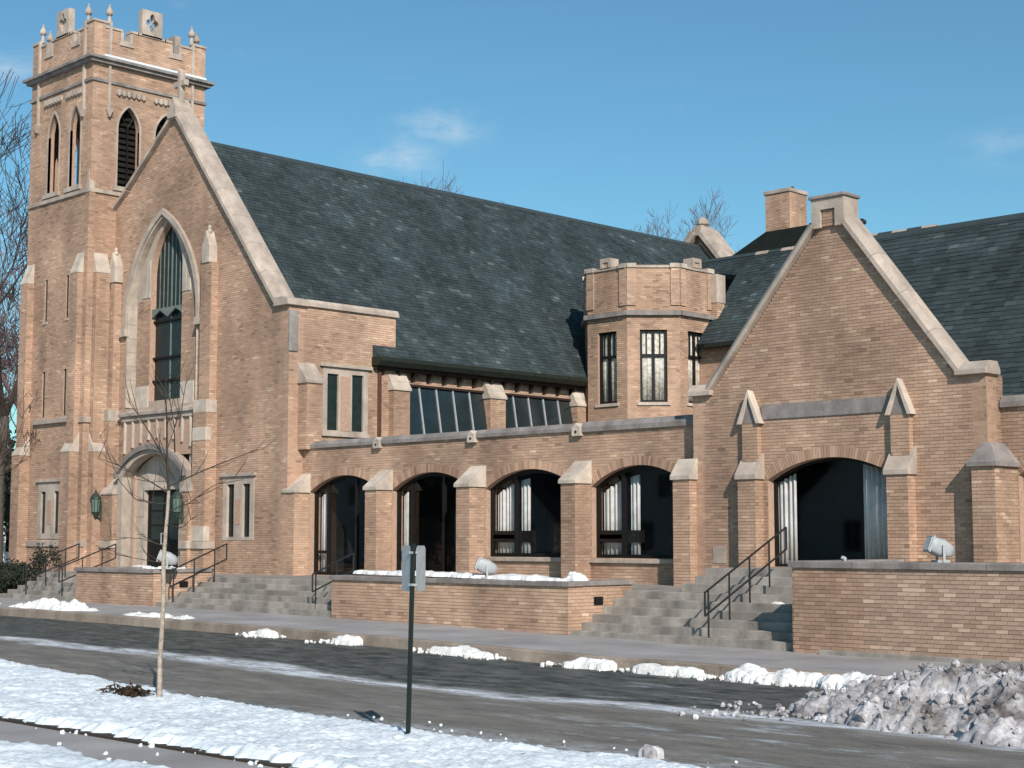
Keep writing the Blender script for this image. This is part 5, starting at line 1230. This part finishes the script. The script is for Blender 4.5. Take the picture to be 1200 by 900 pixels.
# small white house at the left edge
wh = thing('white_house', 'small white house with dark windows at the far left edge', 'house', (-78, 40, 0))
plate(MB(), SD(-74.0), rect(38, 43, -.3, 3.5), [rect(38.3, 42.7, 1.25, 2.6)], 0, .2).build('wall', 'white_paint', wh)
MB().box(-84, -74.2, 38, 43, -.3, 3.49).build('wall', 'white_paint', wh)
rect_window(wh, SD(-74.0), 38.3, 42.7, 1.25, 2.6, .05, (39.4, 40.5, 41.6), (), frm='bronze_frame', gl='dark_glass')
MB().box(-74.199, -74.18, 38.31, 42.69, 1.26, 2.59).build('blind', 'interior', wh)
MB().prism([(-84.4, 37.6, 3.5), (-73.6, 37.6, 3.5), (-73.6, 40.5, 5.4), (-84.4, 40.5, 5.4)], (0, .1, .12)).prism([(-84.4, 43.4, 3.5), (-73.6, 43.4, 3.5), (-73.6, 40.6, 5.4), (-84.4, 40.6, 5.4)], (0, .1, .12)).build('roof', 'tar_roof', wh)

# ------------------------------------------------------------------ across the street (mirrored in the arched windows)
def frame_house(x, y, w, d, h, label, seed):
    hs = thing('frame_house', label, 'house', (x, y, 0))
    x0, x1 = x - w / 2, x + w / 2
    pl = BK(y); hol = [rect(-x - w * .3, -x - w * .3 + 1.1, 1.2, 2.9), rect(-x + w * .08, -x + w * .08 + 1.1, 1.2, 2.9), rect(-x - .5, -x + .5, 4.2, 5.6)]
    plate(MB(), pl, [(-x1, -.4), (-x0, -.4), (-x0, h), (-x, h + w * .42), (-x1, h)], hol, 0, .2).build('wall', 'white_paint', hs)
    MB().box(x0, x1, y - d, y - .2, -.4, h).build('wall', 'brick_plain', hs)
    for q in hol: rect_window(hs, pl, q[0][0], q[1][0], q[0][1], q[2][1], .05, ((q[0][0] + q[1][0]) / 2,), (), frm='white_paint', gl='dark_glass')
    for s in (-1, 1):
        e = x + s * (w / 2 + .5); MB().prism([(e, y + .5, h - .42), (x, y + .5, h + w * .42), (x, y + .5, h + w * .42 + .15), (e, y + .5, h - .27)], (0, -d - .9, 0)).build('roof_slope', 'slate_base', hs)
frame_house(-57, -13, 9.5, 10, 3.6, 'gabled frame house across the street, mirrored in the windows', 1)
frame_house(-71, -14, 9, 10, 3.6, 'second gabled frame house across the street, farther left', 2)
frame_house(-43, -13, 9, 10, 3.8, 'third gabled frame house across the street, farther right', 3)
frame_house(-86, -14, 9, 10, 3.8, 'fourth gabled frame house across the street, farthest left', 4)
for i, (x, y) in enumerate(((-64, -20), (-50, -19), (-78, -20), (-94, -18))):  # unseen evergreens, put tall and dark to keep sky out of window reflections
    shrub(x, y, 0, 4, 4, 10, 80 + i, ('unseen tall dark evergreen blocking reflected sky between two houses across the street', 'unseen tall dark evergreen blocking reflected sky right of the gabled house across the street', 'unseen tall dark evergreen blocking reflected sky farther left across the street', 'unseen tall dark evergreen blocking reflected sky farthest left across the street')[i], 6000, 'evergreen_tree', ls=4)
